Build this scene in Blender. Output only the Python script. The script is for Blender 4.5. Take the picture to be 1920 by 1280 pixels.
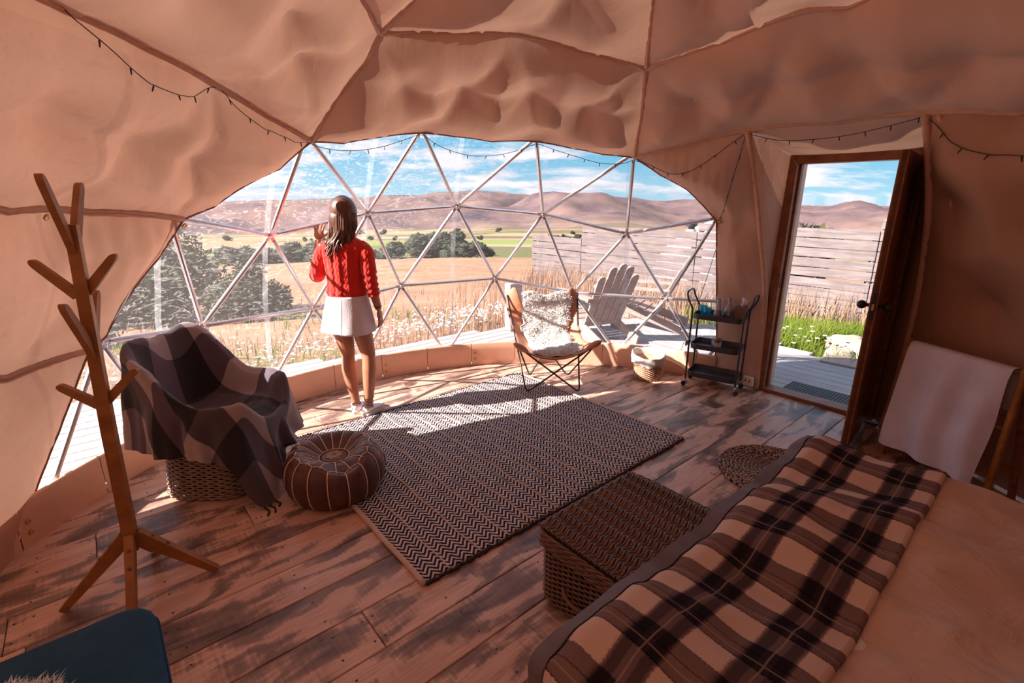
import bpy, bmesh, math, random
import numpy as np
from mathutils import Vector, Matrix, noise, kdtree
from mathutils.geometry import delaunay_2d_cdt
random.seed(7); np.random.seed(7)
for o in list(bpy.data.objects): bpy.data.objects.remove(o)
scene = bpy.context.scene
COL = scene.collection
R_ = math.radians

# ------------------------------------------------------------------ camera
CAM_H = 1.65
cam = bpy.data.cameras.new('camera')
cam.sensor_width = 36.0
cam.lens = 920.0 / 1920.0 * 36.0
cam.clip_start = 0.02; cam.clip_end = 20000
camo = bpy.data.objects.new('camera', cam); COL.objects.link(camo)
camo.location = (0, 0, CAM_H)
camo.rotation_euler = (R_(90 - 16.36), 0, 0)
scene.camera = camo
# ------------------------------------------------------------------ exposure
vs = scene.view_settings
vs.view_transform = 'Standard'; vs.look = 'None'; vs.gamma = 1.0; vs.use_curve_mapping = False
vs.exposure = 0.30
# ------------------------------------------------------------------ sun
SUN_AZ, SUN_EL, SUN_E = 14.0, 34.0, 15.0        # direction the light travels (from +x), elevation
sun = bpy.data.lights.new('sun', 'SUN'); sun.energy = SUN_E; sun.angle = R_(0.6); sun.color = (1.0, 0.90, 0.80)
suno = bpy.data.objects.new('sun', sun); COL.objects.link(suno)
sd = Vector((math.cos(R_(SUN_AZ)) * math.cos(R_(SUN_EL)), math.sin(R_(SUN_AZ)) * math.cos(R_(SUN_EL)), -math.sin(R_(SUN_EL))))
suno.rotation_euler = sd.to_track_quat('-Z', 'Y').to_euler()
suno.location = (-8, -3, 10)

# ------------------------------------------------------------------ node helpers
def nd(nt, typ, ins=None, **props):
    n = nt.nodes.new(typ)
    for k, v in props.items(): setattr(n, k, v)
    if ins:
        for k, v in ins.items():
            s = n.inputs[k]
            if hasattr(v, 'is_output') or isinstance(v, bpy.types.NodeSocket): nt.links.new(v, s)
            else:
                try: s.default_value = v
                except Exception: s.default_value = tuple(v) + (1.0,)
    return n
def mth(nt, op, a, b=None, c=None, clamp=False):
    n = nt.nodes.new('ShaderNodeMath'); n.operation = op; n.use_clamp = clamp
    for i, v in enumerate((a, b, c)):
        if v is None: continue
        if isinstance(v, bpy.types.NodeSocket): nt.links.new(v, n.inputs[i])
        else: n.inputs[i].default_value = v
    return n.outputs[0]
def ramp(nt, fac, stops, interp='LINEAR'):
    n = nt.nodes.new('ShaderNodeValToRGB'); nt.links.new(fac, n.inputs[0])
    cr = n.color_ramp; cr.interpolation = interp
    while len(cr.elements) < len(stops): cr.elements.new(0.5)
    for e, (p, c) in zip(cr.elements, stops):
        e.position = p
        e.color = (c, c, c, 1) if not hasattr(c, '__len__') else tuple(c) + (1,) if len(c) == 3 else c
    return n.outputs[0]
def mixc(nt, fac, a, b, blend='MIX'):
    n = nt.nodes.new('ShaderNodeMix'); n.data_type = 'RGBA'; n.blend_type = blend
    for s, v in ((n.inputs[0], fac), (n.inputs[6], a), (n.inputs[7], b)):
        if isinstance(v, bpy.types.NodeSocket): nt.links.new(v, s)
        elif hasattr(v, '__len__'): s.default_value = tuple(v)[:3] + (1,)
        else: s.default_value = v
    return n.outputs[2]
def noisetex(nt, vec, scale, detail=3, rough=0.5, dist=0.0):
    n = nd(nt, 'ShaderNodeTexNoise', {'Scale': scale, 'Detail': detail, 'Roughness': rough, 'Distortion': dist})
    if vec is not None: nt.links.new(vec, n.inputs['Vector'])
    return n.outputs['Fac']
def mapping(nt, vec, scale=(1, 1, 1), rot=(0, 0, 0), loc=(0, 0, 0)):
    n = nd(nt, 'ShaderNodeMapping', {'Scale': scale, 'Rotation': rot, 'Location': loc}); nt.links.new(vec, n.inputs['Vector'])
    return n.outputs[0]
def newmat(name):
    m = bpy.data.materials.new(name); m.use_nodes = True
    nt = m.node_tree; nt.nodes.clear()
    out = nt.nodes.new('ShaderNodeOutputMaterial')
    return m, nt, out
def coord(nt, kind='Object'):
    return nt.nodes.new('ShaderNodeTexCoord').outputs[kind]
def position(nt):
    return nt.nodes.new('ShaderNodeNewGeometry').outputs['Position']
def bump(nt, h, strength=0.3, dist=0.01):
    return nd(nt, 'ShaderNodeBump', {'Height': h, 'Strength': strength, 'Distance': dist}).outputs[0]
def sep(nt, vec):
    n = nd(nt, 'ShaderNodeSeparateXYZ'); nt.links.new(vec, n.inputs[0]); return n.outputs
def comb(nt, x, y, z):
    n = nd(nt, 'ShaderNodeCombineXYZ')
    for i, v in enumerate((x, y, z)):
        if isinstance(v, bpy.types.NodeSocket): nt.links.new(v, n.inputs[i])
        else: n.inputs[i].default_value = v
    return n.outputs[0]
def princ(nt, out, col, rough=0.6, metal=0.0, normal=None, spec=0.5, **kw):
    ins = {'Base Color': col, 'Roughness': rough, 'Metallic': metal, 'Specular IOR Level': spec}
    if normal is not None: ins['Normal'] = normal
    ins.update(kw)
    p = nd(nt, 'ShaderNodeBsdfPrincipled', ins)
    if out is not None: nt.links.new(p.outputs[0], out.inputs[0])
    return p
def simple(name, col, rough=0.6, metal=0.0, var=0.12, scale=8.0, bmp=0.0, bscale=60.0, spec=0.5, stretch=(1, 1, 1), **kw):
    """plain procedural material: base colour with noise variation and fine relief"""
    m, nt, out = newmat(name)
    c = mapping(nt, coord(nt), stretch)
    f = noisetex(nt, c, scale, 4, 0.6)
    dark = tuple(x * (1 - var) for x in col); light = tuple(min(1, x * (1 + var)) for x in col)
    cc = ramp(nt, f, [(0.3, dark), (0.7, light)])
    nrm = bump(nt, noisetex(nt, c, bscale, 3), bmp, 0.004) if bmp else None
    princ(nt, out, cc, rough, metal, nrm, spec, **kw)
    return m

# ------------------------------------------------------------------ world: blue sky with streaky clouds
w = bpy.data.worlds.new('sky'); scene.world = w; w.use_nodes = True
nt = w.node_tree; nt.nodes.clear()
wo = nt.nodes.new('ShaderNodeOutputWorld'); bg = nt.nodes.new('ShaderNodeBackground'); nt.links.new(bg.outputs[0], wo.inputs[0])
g = coord(nt, 'Generated'); s = sep(nt, g)
up = mth(nt, 'MAXIMUM', s[2], 0.0)
skyc = ramp(nt, up, [(0.0, (0.38, 0.64, 0.78)), (0.08, (0.14, 0.47, 0.70)), (0.35, (0.07, 0.36, 0.62)), (1.0, (0.05, 0.22, 0.48))])
den = mth(nt, 'ADD', up, 0.22)
pl = comb(nt, mth(nt, 'DIVIDE', s[0], den), mth(nt, 'DIVIDE', s[1], den), 0.0)
cl = noisetex(nt, mapping(nt, pl, (0.8, 1.0, 1), (0, 0, 0.25), (2.7, 0.35, 0)), 1.7, 8, 0.55, 0.25)
cl2 = noisetex(nt, mapping(nt, pl, (0.5, 1.2, 1), (0, 0, -0.2), (1.0, 3.0, 0)), 4.0, 5, 0.6, 0.2)
cm = mth(nt, 'ADD', mth(nt, 'MULTIPLY', cl, 0.72), mth(nt, 'MULTIPLY', cl2, 0.28))
cf = ramp(nt, cm, [(0.47, 0.0), (0.56, 0.97)])
cc = ramp(nt, noisetex(nt, pl, 2.3, 5, 0.6), [(0.3, (0.62, 0.64, 0.74)), (0.6, (0.95, 0.90, 0.93))])
nt.links.new(mixc(nt, cf, skyc, cc), bg.inputs[0])
bg.inputs[1].default_value = 1.0

# ------------------------------------------------------------------ mesh helpers
class MB:
    """collects geometry of ONE part"""
    def __init__(s): s.v = []; s.f = []; s.uv = None
    def add(s, verts, faces, xf=None):
        o = len(s.v)
        if xf is not None: verts = [xf @ Vector(p) for p in verts]
        s.v.extend([tuple(p) for p in verts]); s.f.extend([tuple(i + o for i in f) for f in faces])
        return s
    def box(s, c, size, rot=None, bev=0.0):
        hx, hy, hz = [x / 2 for x in size]
        b = min(bev, hx * .9, hy * .9, hz * .9)
        xf = Matrix.Translation(c) @ (rot.to_4x4() if rot is not None else Matrix.Identity(4))
        if b <= 0:
            vs = [(x, y, z) for z in (-hz, hz) for x, y in ((-hx, -hy), (hx, -hy), (hx, hy), (-hx, hy))]
            fs = [(3, 2, 1, 0), (4, 5, 6, 7)] + [(i, (i + 1) % 4, (i + 1) % 4 + 4, i + 4) for i in range(4)]
            return s.add(vs, fs, xf)
        vs = []; fs = []
        def ring(x, y, z, cb):
            return [(-x + cb, -y, z), (x - cb, -y, z), (x, -y + cb, z), (x, y - cb, z), (x - cb, y, z), (-x + cb, y, z), (-x, y - cb, z), (-x, -y + cb, z)]
        for z, i in ((-hz, b), (-hz + b, 0), (hz - b, 0), (hz, b)):
            vs += ring(hx - i, hy - i, z, b)
        fs.append(tuple(range(7, -1, -1))); fs.append(tuple(range(24, 32)))
        for k in range(3):
            for i in range(8): fs.append((k * 8 + i, k * 8 + (i + 1) % 8, k * 8 + 8 + (i + 1) % 8, k * 8 + 8 + i))
        return s.add(vs, fs, xf)
    def bar(s, a, b, w, h, bev=0.0, up=(0, 0, 1)):
        a, b = Vector(a), Vector(b); d = b - a; L = d.length; x = d.normalized(); u = Vector(up)
        if abs(x.dot(u)) > .98: u = Vector((0, 1, 0)) if abs(x.y) < .9 else Vector((1, 0, 0))
        y = u.cross(x).normalized(); z = x.cross(y)
        return s.box((a + b) / 2, (L, w, h), Matrix((x, y, z)).transposed(), bev)
    def tube(s, pts, r, n=8, closed=False, caps=True, flat=1.0):
        pts = [Vector(p) for p in pts]; m = len(pts)
        rs = r if hasattr(r, '__len__') else [r] * m
        vs = []; prev = None
        for i, p in enumerate(pts):
            if closed: t = pts[(i + 1) % m] - pts[i - 1]
            else: t = pts[min(i + 1, m - 1)] - pts[max(i - 1, 0)]
            if t.length < 1e-9: t = Vector((0, 0, 1))
            t.normalize()
            if prev is None:
                a = Vector((0, 0, 1)) if abs(t.z) < .9 else Vector((1, 0, 0))
                nrm = (a - t * a.dot(t)).normalized()
            else:
                nrm = prev - t * prev.dot(t)
                nrm = nrm.normalized() if nrm.length > 1e-6 else t.orthogonal().normalized()
            prev = nrm; bn = t.cross(nrm)
            for k in range(n):
                an = 2 * math.pi * k / n
                vs.append(p + nrm * (math.cos(an) * rs[i]) + bn * (math.sin(an) * rs[i] * flat))
        fs = []
        for i in range(m if closed else m - 1):
            j = (i + 1) % m
            for k in range(n): fs.append((i * n + k, i * n + (k + 1) % n, j * n + (k + 1) % n, j * n + k))
        if caps and not closed:
            fs.append(tuple(range(n - 1, -1, -1))); fs.append(tuple((m - 1) * n + k for k in range(n)))
        return s.add(vs, fs)
    def lathe(s, prof, n=24, c=(0, 0, 0), xf=None, sx=1.0, sy=1.0, wob=None):
        vs = []; fs = []; m = len(prof)
        for i, (r, z) in enumerate(prof):
            for k in range(n):
                a = 2 * math.pi * k / n; rr = r * (wob(a, i) if wob else 1)
                vs.append((c[0] + rr * math.cos(a) * sx, c[1] + rr * math.sin(a) * sy, c[2] + z))
        for i in range(m - 1):
            for k in range(n): fs.append((i * n + k, i * n + (k + 1) % n, (i + 1) * n + (k + 1) % n, (i + 1) * n + k))
        if prof[0][0] > 1e-6: fs.append(tuple(range(n - 1, -1, -1)))
        if prof[-1][0] > 1e-6: fs.append(tuple((m - 1) * n + k for k in range(n)))
        return s.add(vs, fs, xf)
    def grid(s, fn, nu, nv, cu=False, cv=False, uv=None):
        o = len(s.v); vs = []; uvs = []
        for i in range(nu):
            for j in range(nv):
                a = i / (nu if cu else nu - 1); b = j / (nv if cv else nv - 1)
                vs.append(fn(a, b))
                if uv: uvs.append(uv(a, b))
        fs = []
        for i in range(nu if cu else nu - 1):
            for j in range(nv if cv else nv - 1):
                i2 = (i + 1) % nu; j2 = (j + 1) % nv
                fs.append((i * nv + j, i2 * nv + j, i2 * nv + j2, i * nv + j2))
        s.add(vs, fs)
        if uv:
            if s.uv is None: s.uv = {}
            for k, q in enumerate(uvs): s.uv[o + k] = q
        return s
    def sphere(s, c, r, n=12, m=8, sc=(1, 1, 1), rot=None):
        vs = []; fs = []
        for i in range(m + 1):
            t = math.pi * i / m
            for k in range(n):
                a = 2 * math.pi * k / n
                vs.append(Vector((math.sin(t) * math.cos(a) * sc[0] * r, math.sin(t) * math.sin(a) * sc[1] * r, math.cos(t) * sc[2] * r)))
        for i in range(m):
            for k in range(n): fs.append((i * n + k, (i + 1) * n + k, (i + 1) * n + (k + 1) % n, i * n + (k + 1) % n))
        xf = Matrix.Translation(c) @ (rot.to_4x4() if rot is not None else Matrix.Identity(4))
        return s.add(vs, fs, xf)
    def prism(s, poly, z0, z1):
        n = len(poly)
        vs = [(x, y, z0) for x, y in poly] + [(x, y, z1) for x, y in poly]
        fs = [tuple(range(n - 1, -1, -1)), tuple(range(n, 2 * n))] + [(i, (i + 1) % n, n + (i + 1) % n, n + i) for i in range(n)]
        return s.add(vs, fs)
    def mesh(s, name, smooth=True):
        me = bpy.data.meshes.new(name); me.from_pydata(s.v, [], s.f); me.update()
        if s.uv:
            ul = me.uv_layers.new(name='UVMap')
            idx = np.empty(len(me.loops), dtype=np.int32); me.loops.foreach_get('vertex_index', idx)
            arr = np.zeros((len(s.v), 2), dtype=np.float32)
            for k, q in s.uv.items(): arr[k] = q
            ul.data.foreach_set('uv', arr[idx].ravel())
        if smooth:
            me.polygons.foreach_set('use_smooth', [True] * len(me.polygons))
        return me
    def build(s, name, mat, parent=None, smooth=True, loc=(0, 0, 0), rotz=0, auto=None):
        me = s.mesh(name, smooth)
        return link(name, me, mat, parent, loc, rotz, auto)
def link(name, me, mat, parent=None, loc=(0, 0, 0), rotz=0, auto=None):
    if mat is not None and not me.materials: me.materials.append(mat)
    o = bpy.data.objects.new(name, me); COL.objects.link(o)
    o.location = loc; o.rotation_euler = (0, 0, rotz)
    if parent is not None: o.parent = parent
    if auto is not None: me.set_sharp_from_angle(angle=R_(auto))
    return o
def tag(o, label, cat=None, group=None):
    o['label'] = label
    if cat: o['category'] = cat
    if group: o['group'] = group
    return o
def thing(name, label, cat, loc=(0, 0, 0), rotz=0, group=None):
    o = bpy.data.objects.new(name, None); COL.objects.link(o); o.empty_display_size = .05
    o.location = loc; o.rotation_euler = (0, 0, rotz)
    return tag(o, label, cat, group)
def struct(name, loc=(0, 0, 0), rotz=0, label=None):
    o = bpy.data.objects.new(name, None); COL.objects.link(o); o.empty_display_size = .05
    o.location = loc; o.rotation_euler = (0, 0, rotz); o['kind'] = 'structure'
    if label: o['label'] = label
    return o
def dup(root, loc, rotz, label=None, group=None):
    r = root.copy(); COL.objects.link(r); r.location = loc; r.rotation_euler = (0, 0, rotz)
    if label: r['label'] = label
    if group: r['group'] = group
    for ch in list(root.children):
        c = ch.copy(); COL.objects.link(c); c.parent = r
        for g_ in ch.children:
            d = g_.copy(); COL.objects.link(d); d.parent = c
    return r
def smoothstep(a, b, x):
    t = min(1, max(0, (x - a) / (b - a))); return t * t * (3 - 2 * t)
def lerp(a, b, t): return a + (b - a) * t
def catmull(pts, n=6, closed=False):
    P = [Vector(p) for p in pts]; out = []; m = len(P)
    for i in range(m if closed else m - 1):
        if closed: p0, p1, p2, p3 = P[i - 1], P[i], P[(i + 1) % m], P[(i + 2) % m]
        else: p0, p1, p2, p3 = P[max(i - 1, 0)], P[i], P[i + 1], P[min(i + 2, m - 1)]
        for k in range(n):
            t = k / n
            out.append(.5 * ((2 * p1) + (p2 - p0) * t + (2 * p0 - 5 * p1 + 4 * p2 - p3) * t * t + (3 * p1 - p0 - 3 * p2 + p3) * t ** 3))
    if not closed: out.append(P[-1])
    return out
def addmod(o, typ, **kw):
    m = o.modifiers.new(typ.lower(), typ)
    for k, v in kw.items(): setattr(m, k, v)
    return m

# ------------------------------------------------------------------ room axes (floor boards run along u)
TH = R_(40.5); CU, SU = math.cos(TH), math.sin(TH)
def uv2xy(u, v): return (u * CU - v * SU, u * SU + v * CU)
DC = Vector((0.31, 2.16, 0.35)); DR = 2.75; DK = 1.4      # dome centre, radius, stretch of the rear half
def dome(az, pol, r=DR):
    a, p = R_(az), R_(pol)
    x, y, z = math.sin(p) * math.sin(a), math.sin(p) * math.cos(a), math.cos(p)
    if y < 0: y *= DK
    return DC + Vector((x, y, z)) * r
# ================================================================== MATERIALS
MT = {}
def canvas_mat(name, col, trans):
    m, nt, out = newmat(name)
    p = position(nt)
    f = noisetex(nt, p, 1.7, 5, 0.6)
    c = ramp(nt, f, [(0.3, tuple(x * .9 for x in col)), (0.7, tuple(min(1, x * 1.08) for x in col))])
    wr = noisetex(nt, mapping(nt, p, (1, 1, .55)), 4.0, 4, 0.5, 0.8)
    wv = noisetex(nt, p, 420.0, 2)
    b1 = bump(nt, wr, 0.35, 0.03)
    b2n = nd(nt, 'ShaderNodeBump', {'Height': wv, 'Strength': 0.25, 'Distance': 0.002, 'Normal': b1})
    d = princ(nt, None, c, 0.85, 0, b2n.outputs[0], 0.15)
    t = nd(nt, 'ShaderNodeBsdfTranslucent', {'Color': c, 'Normal': b2n.outputs[0]})
    mx = nd(nt, 'ShaderNodeMixShader', {0: trans}); nt.links.new(d.outputs[0], mx.inputs[1]); nt.links.new(t.outputs[0], mx.inputs[2])
    nt.links.new(mx.outputs[0], out.inputs[0])
    return m
CANVAS_C = (0.60, 0.345, 0.245)
MT['canvas'] = canvas_mat('canvas', CANVAS_C, 0.10)
MT['canvas_shaded'] = canvas_mat('canvas_shaded', (0.46, 0.26, 0.18), 0.0)  # same canvas for the dark door side, shade put into a darker opaque colour
MT['kick'] = simple('kick_vinyl', (0.80, 0.45, 0.31), 0.5, var=.08, scale=5, bmp=.15, bscale=20)
MT['alu'] = simple('galvanised_tube', (0.72, 0.70, 0.74), 0.32, 0.85, var=.1, scale=30)
MT['brass'] = simple('brass_eyelet', (0.6, 0.42, 0.18), 0.35, 0.9)
MT['black_plastic'] = simple('black_plastic', (0.015, 0.013, 0.015), 0.45)
MT['white_plastic'] = simple('white_plastic', (0.75, 0.68, 0.62), 0.45, var=.05)

def floor_mat():
    m, nt, out = newmat('weathered_floorboard')
    p = mapping(nt, position(nt), (1, 1, 1), (0, 0, -TH))
    rnd = nd(nt, 'ShaderNodeObjectInfo').outputs['Random']
    off = comb(nt, mth(nt, 'MULTIPLY', rnd, 37.0), mth(nt, 'MULTIPLY', rnd, 91.0), 0.0)
    q = nd(nt, 'ShaderNodeVectorMath', operation='ADD'); nt.links.new(p, q.inputs[0]); nt.links.new(off, q.inputs[1]); q = q.outputs[0]
    base = ramp(nt, noisetex(nt, mapping(nt, q, (.8, 5, 1)), 2.2, 5, .6), [(0.3, (0.58, 0.325, 0.235)), (0.7, (0.80, 0.52, 0.41))])
    # smoky dark weathering patches, elongated along the board with ragged cross-grain ends
    edge = mth(nt, 'MULTIPLY', noisetex(nt, mapping(nt, q, (18, 1.5, 1)), 4, 3), 0.13)
    pat = mth(nt, 'ADD', noisetex(nt, mapping(nt, q, (1.5, 4.5, 1)), 1.55, 3, .55, .5), edge)
    pf = ramp(nt, pat, [(0.545, 0.0), (0.61, 0.65), (0.74, 0.95)])
    dark = ramp(nt, noisetex(nt, mapping(nt, q, (2, 14, 1)), 5, 4), [(0.3, (0.034, 0.022, 0.021)), (0.7, (0.135, 0.082, 0.075))])
    col = mixc(nt, pf, base, dark)
    gr = noisetex(nt, mapping(nt, q, (2.5, 70, 1)), 3, 4, .6)
    col = mixc(nt, mth(nt, 'MULTIPLY', ramp(nt, gr, [(0.35, 1.0), (0.55, 0.0)]), .35), col, (0.16, 0.08, 0.05))
    saw = noisetex(nt, mapping(nt, q, (60, 3, 1)), 3, 2)
    nrm = bump(nt, mth(nt, 'ADD', gr, mth(nt, 'MULTIPLY', saw, .5)), .22, .004)
    ro = ramp(nt, noisetex(nt, q, 5, 3), [(0.3, 0.30), (0.7, 0.46)])
    princ(nt, out, col, ro, 0, nrm, 0.5)
    return m
MT['floor'] = floor_mat()
def plank_mat(name, a, b, rot=0.0, rough=.75, gs=40):
    m, nt, out = newmat(name)
    p = mapping(nt, position(nt), (1, 1, 1), (0, 0, -rot))
    rnd = nd(nt, 'ShaderNodeObjectInfo').outputs['Random']
    off = comb(nt, mth(nt, 'MULTIPLY', rnd, 37.0), mth(nt, 'MULTIPLY', rnd, 91.0), mth(nt, 'MULTIPLY', rnd, 17.0))
    q = nd(nt, 'ShaderNodeVectorMath', operation='ADD'); nt.links.new(p, q.inputs[0]); nt.links.new(off, q.inputs[1]); q = q.outputs[0]
    gr = noisetex(nt, mapping(nt, q, (1.2, gs, gs)), 1.6, 5, .6, .3)
    col = ramp(nt, gr, [(0.3, a), (0.7, b)])
    k = noisetex(nt, q, 3, 4)
    col = mixc(nt, ramp(nt, k, [(0.45, 0.0), (0.7, 0.5)]), col, a)
    princ(nt, out, col, rough, 0, bump(nt, gr, .35, .004), .3)
    return m
MT['deck'] = plank_mat('weathered_deck', (0.26, 0.23, 0.24), (0.46, 0.42, 0.43), TH)
MT['deck2'] = plank_mat('weathered_terrace', (0.26, 0.23, 0.24), (0.46, 0.42, 0.43), TH - math.pi / 2)
MT['fence'] = plank_mat('weathered_fence', (0.115, 0.09, 0.095), (0.25, 0.205, 0.21), TH - math.pi / 2, gs=14)
MT['adirondack'] = plank_mat('weathered_chair_wood', (0.27, 0.19, 0.165), (0.47, 0.355, 0.32), 0)
MT['redwood'] = plank_mat('stained_door_wood', (0.17, 0.058, 0.026), (0.34, 0.13, 0.062), 0, .4, 9)
MT['oak'] = plank_mat('oiled_oak', (0.27, 0.105, 0.032), (0.43, 0.185, 0.060), 0, .42, 9)

def pane_mat():
    m, nt, out = newmat('clear_vinyl')
    p = position(nt)
    wr = noisetex(nt, mapping(nt, p, (2.2, 2.2, 5.0), (0.5, 0.6, 0.3)), 2.2, 6, .62, 2.0)
    nrm = bump(nt, wr, .55, .03)
    tr = nd(nt, 'ShaderNodeBsdfTransparent', {'Color': (0.95, 0.94, 0.95, 1)})
    gl = nd(nt, 'ShaderNodeBsdfGlossy', {'Color': (1, .96, .96, 1), 'Roughness': .06, 'Normal': nrm})
    lw = nd(nt, 'ShaderNodeLayerWeight', {'Blend': .22, 'Normal': nrm}).outputs['Facing']
    fac = mth(nt, 'MINIMUM', mth(nt, 'ADD', mth(nt, 'MULTIPLY', lw, .22), .025), .5)
    m1 = nd(nt, 'ShaderNodeMixShader', {0: fac}); nt.links.new(tr.outputs[0], m1.inputs[1]); nt.links.new(gl.outputs[0], m1.inputs[2])
    hz = nd(nt, 'ShaderNodeBsdfTranslucent', {'Color': (0.9, .86, .86, 1)})
    crease = ramp(nt, noisetex(nt, mapping(nt, p, (3, 3, 9), (0.7, 0.5, 0.4)), 3.2, 5, .6, 2.5), [(0.56, 0.03), (0.62, 0.20), (0.66, 0.05)])
    m2 = nd(nt, 'ShaderNodeMixShader'); nt.links.new(crease, m2.inputs[0]); nt.links.new(m1.outputs[0], m2.inputs[1]); nt.links.new(hz.outputs[0], m2.inputs[2])
    nt.links.new(m2.outputs[0], out.inputs[0])
    return m
MT['pane'] = pane_mat()
def weld_mat():
    m, nt, out = newmat('vinyl_weld')
    tr = nd(nt, 'ShaderNodeBsdfTransparent', {'Color': (0.93, 0.92, 0.94, 1)})
    hz = nd(nt, 'ShaderNodeBsdfTranslucent', {'Color': (0.88, .86, .9, 1)})
    f = ramp(nt, noisetex(nt, position(nt), 9, 3), [(.3, .06), (.7, .16)])
    m2 = nd(nt, 'ShaderNodeMixShader'); nt.links.new(f, m2.inputs[0]); nt.links.new(tr.outputs[0], m2.inputs[1]); nt.links.new(hz.outputs[0], m2.inputs[2])
    nt.links.new(m2.outputs[0], out.inputs[0])
    return m
MT['weld'] = weld_mat()

# ================================================================== DOME LINING (canvas), sewn panels pulled to tie points
SE = dict(
 seamS=[(-130,49),(-110,45.5),(-93.6,44.4),(-82.8,44.9),(-69.6,46.9),(-60.1,49.3),(-50.2,52.5)],
 up1=[(-100,27),(-70,27.5),(-50.2,32.0),(-43.9,35.2)], up2=[(-10,11),(-32,21),(-40.8,30.4),(-43.9,35.2)],
 s34=[(-43.9,35.2),(-44.6,39.3),(-48.0,45.6),(-50.2,52.5)],
 row4=[(-43.9,35.2),(-27.0,32.7),(-9.7,32.3),(7.0,34.7),(21.0,38.3)],
 s4d=[(21.0,38.3),(19.8,45.9),(18.1,53.8)], upC=[(40,13),(23.8,28.3),(21.0,38.3)],
 s4r=[(21.0,38.3),(38.6,35.5),(55.4,33.9),(63.6,35.1),(98,38)],
 rowR=[(18.1,53.8),(29.9,51.5),(40.6,49.9),(55.5,50.0),(68.7,50.2),(79.6,51.8),(108,53)],
 leftU=[(-130,64),(-90.7,62.7),(-81.6,63.0),(-68.8,64.5)], leftL=[(-130,81),(-90.1,79.6),(-80.8,79.7)],
 doorL=[(40.6,49.9),(41.2,58.1),(42.2,69.4),(43.5,80.2),(44.1,97.3)],
 doorR=[(68.7,50.2),(67,65),(65.5,80),(64.5,97.3)],
 ring1=[(-130,49),(-100,27),(-10,11),(40,13),(98,38),(108,53),(112,97.3)], back1=[(-130,49),(-130,64),(-130,81),(-130,97.3)],
 back2=[(-100,27),(180,40),(180,97.3)], back3=[(98,38),(180,40)])
EDGE = dict(
 wtop=[(-50.2,52.5),(-44.2,52.3),(-38.1,51.0),(-28.4,49.6),(-21.4,49.9),(-13.1,50.6),(-3.1,50.5),(4.5,51.7),(11.5,53.0),(18.1,53.8)],
 wright=[(18.1,53.8),(23.5,57.2),(28.7,60.0),(31.7,63.0),(34.2,66.0),(34.4,72.9),(34.9,81.3),(35.7,89.8),(35.9,97.3)],
 wleft=[(-50.2,52.5),(-54.8,57.0),(-61.2,60.4),(-64.6,62.9),(-68.8,64.5),(-70.1,66.8),(-71.9,69.6),(-74.9,73.0),(-76.1,74.6),(-78.8,78.6),(-80.8,79.7),(-83.6,84.6),(-85.8,87.8),(-88.0,90.5),(-90.0,92.8),(-92.6,97.3)])
TIES = [(-91.8,52.7),(-79.5,54.8),(-69.5,56.6),(-58.7,40.8),(-35.5,42.1),(-22.0,41.4),(-5.8,41.5),(6.7,44.3),(31.6,44.1),(46.7,42.6),(63.0,42.4),(77.5,44.8),(0.7,24.5),(-69.6,46.9),(-86.9,63.4),(-82.4,72.0),(40,27),(75,27),(-65,36),(-85,36),(-105,56),(-105,72),(-100,88),(85,62),(75,75),(88,80),(70,62),(39.5,66),(40,80)]
CREASE = [[(-46,42),(-35.5,42.1),(-22.0,41.4),(-5.8,41.5),(6.7,44.3),(20,45)],[(20,45),(31.6,44.1),(46.7,42.6),(63,42.4),(77.5,44.8),(100,46)],
 [(-105,54),(-91.8,52.7),(-79.5,54.8),(-69.5,56.6),(-61,60)],[(-9.7,32.3),(-5.8,41.5),(-3.1,50.5)],[(-9.7,32.3),(-22,41.4),(-28.4,49.6)],[(-35.5,42.1),(-43.9,35.2)],
 [(6.7,44.3),(21,38.3)],[(31.6,44.1),(21,38.3)],[(46.7,42.6),(55.4,33.9)],[(46.7,42.6),(40.6,49.9)],[(63,42.4),(55.4,33.9)],[(63,42.4),(68.7,50.2)],[(31.6,44.1),(40.6,49.9)],[(77.5,44.8),(68.7,50.2)],
 [(-69.6,46.9),(-69.5,56.6),(-68.8,64.5)],[(-69.6,46.9),(-79.5,54.8),(-86.9,63.4)],[(-58.7,40.8),(-69.6,46.9)],[(-58.7,40.8),(-43.9,35.2)],[(-58.7,40.8),(-50.2,52.5)],
 [(-82.4,72),(-86.9,63.4)],[(-82.4,72),(-76.1,74.6)],[(-82.4,72),(-90.1,79.6)],[(0.7,24.5),(-9.7,32.3)],[(0.7,24.5),(21,38.3)]]
def chart(az, pol): return Vector((pol * math.sin(R_(az)), pol * math.cos(R_(az))))
def resample(pts, step):
    out = []
    P = [chart(*p) for p in pts]
    for a, b in zip(P, P[1:]):
        n = max(1, int(round((b - a).length / step)))
        for k in range(n): out.append(a + (b - a) * (k / n))
    out.append(P[-1]); return out
def from_chart(c): return math.degrees(math.atan2(c.x, c.y)), c.length
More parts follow.
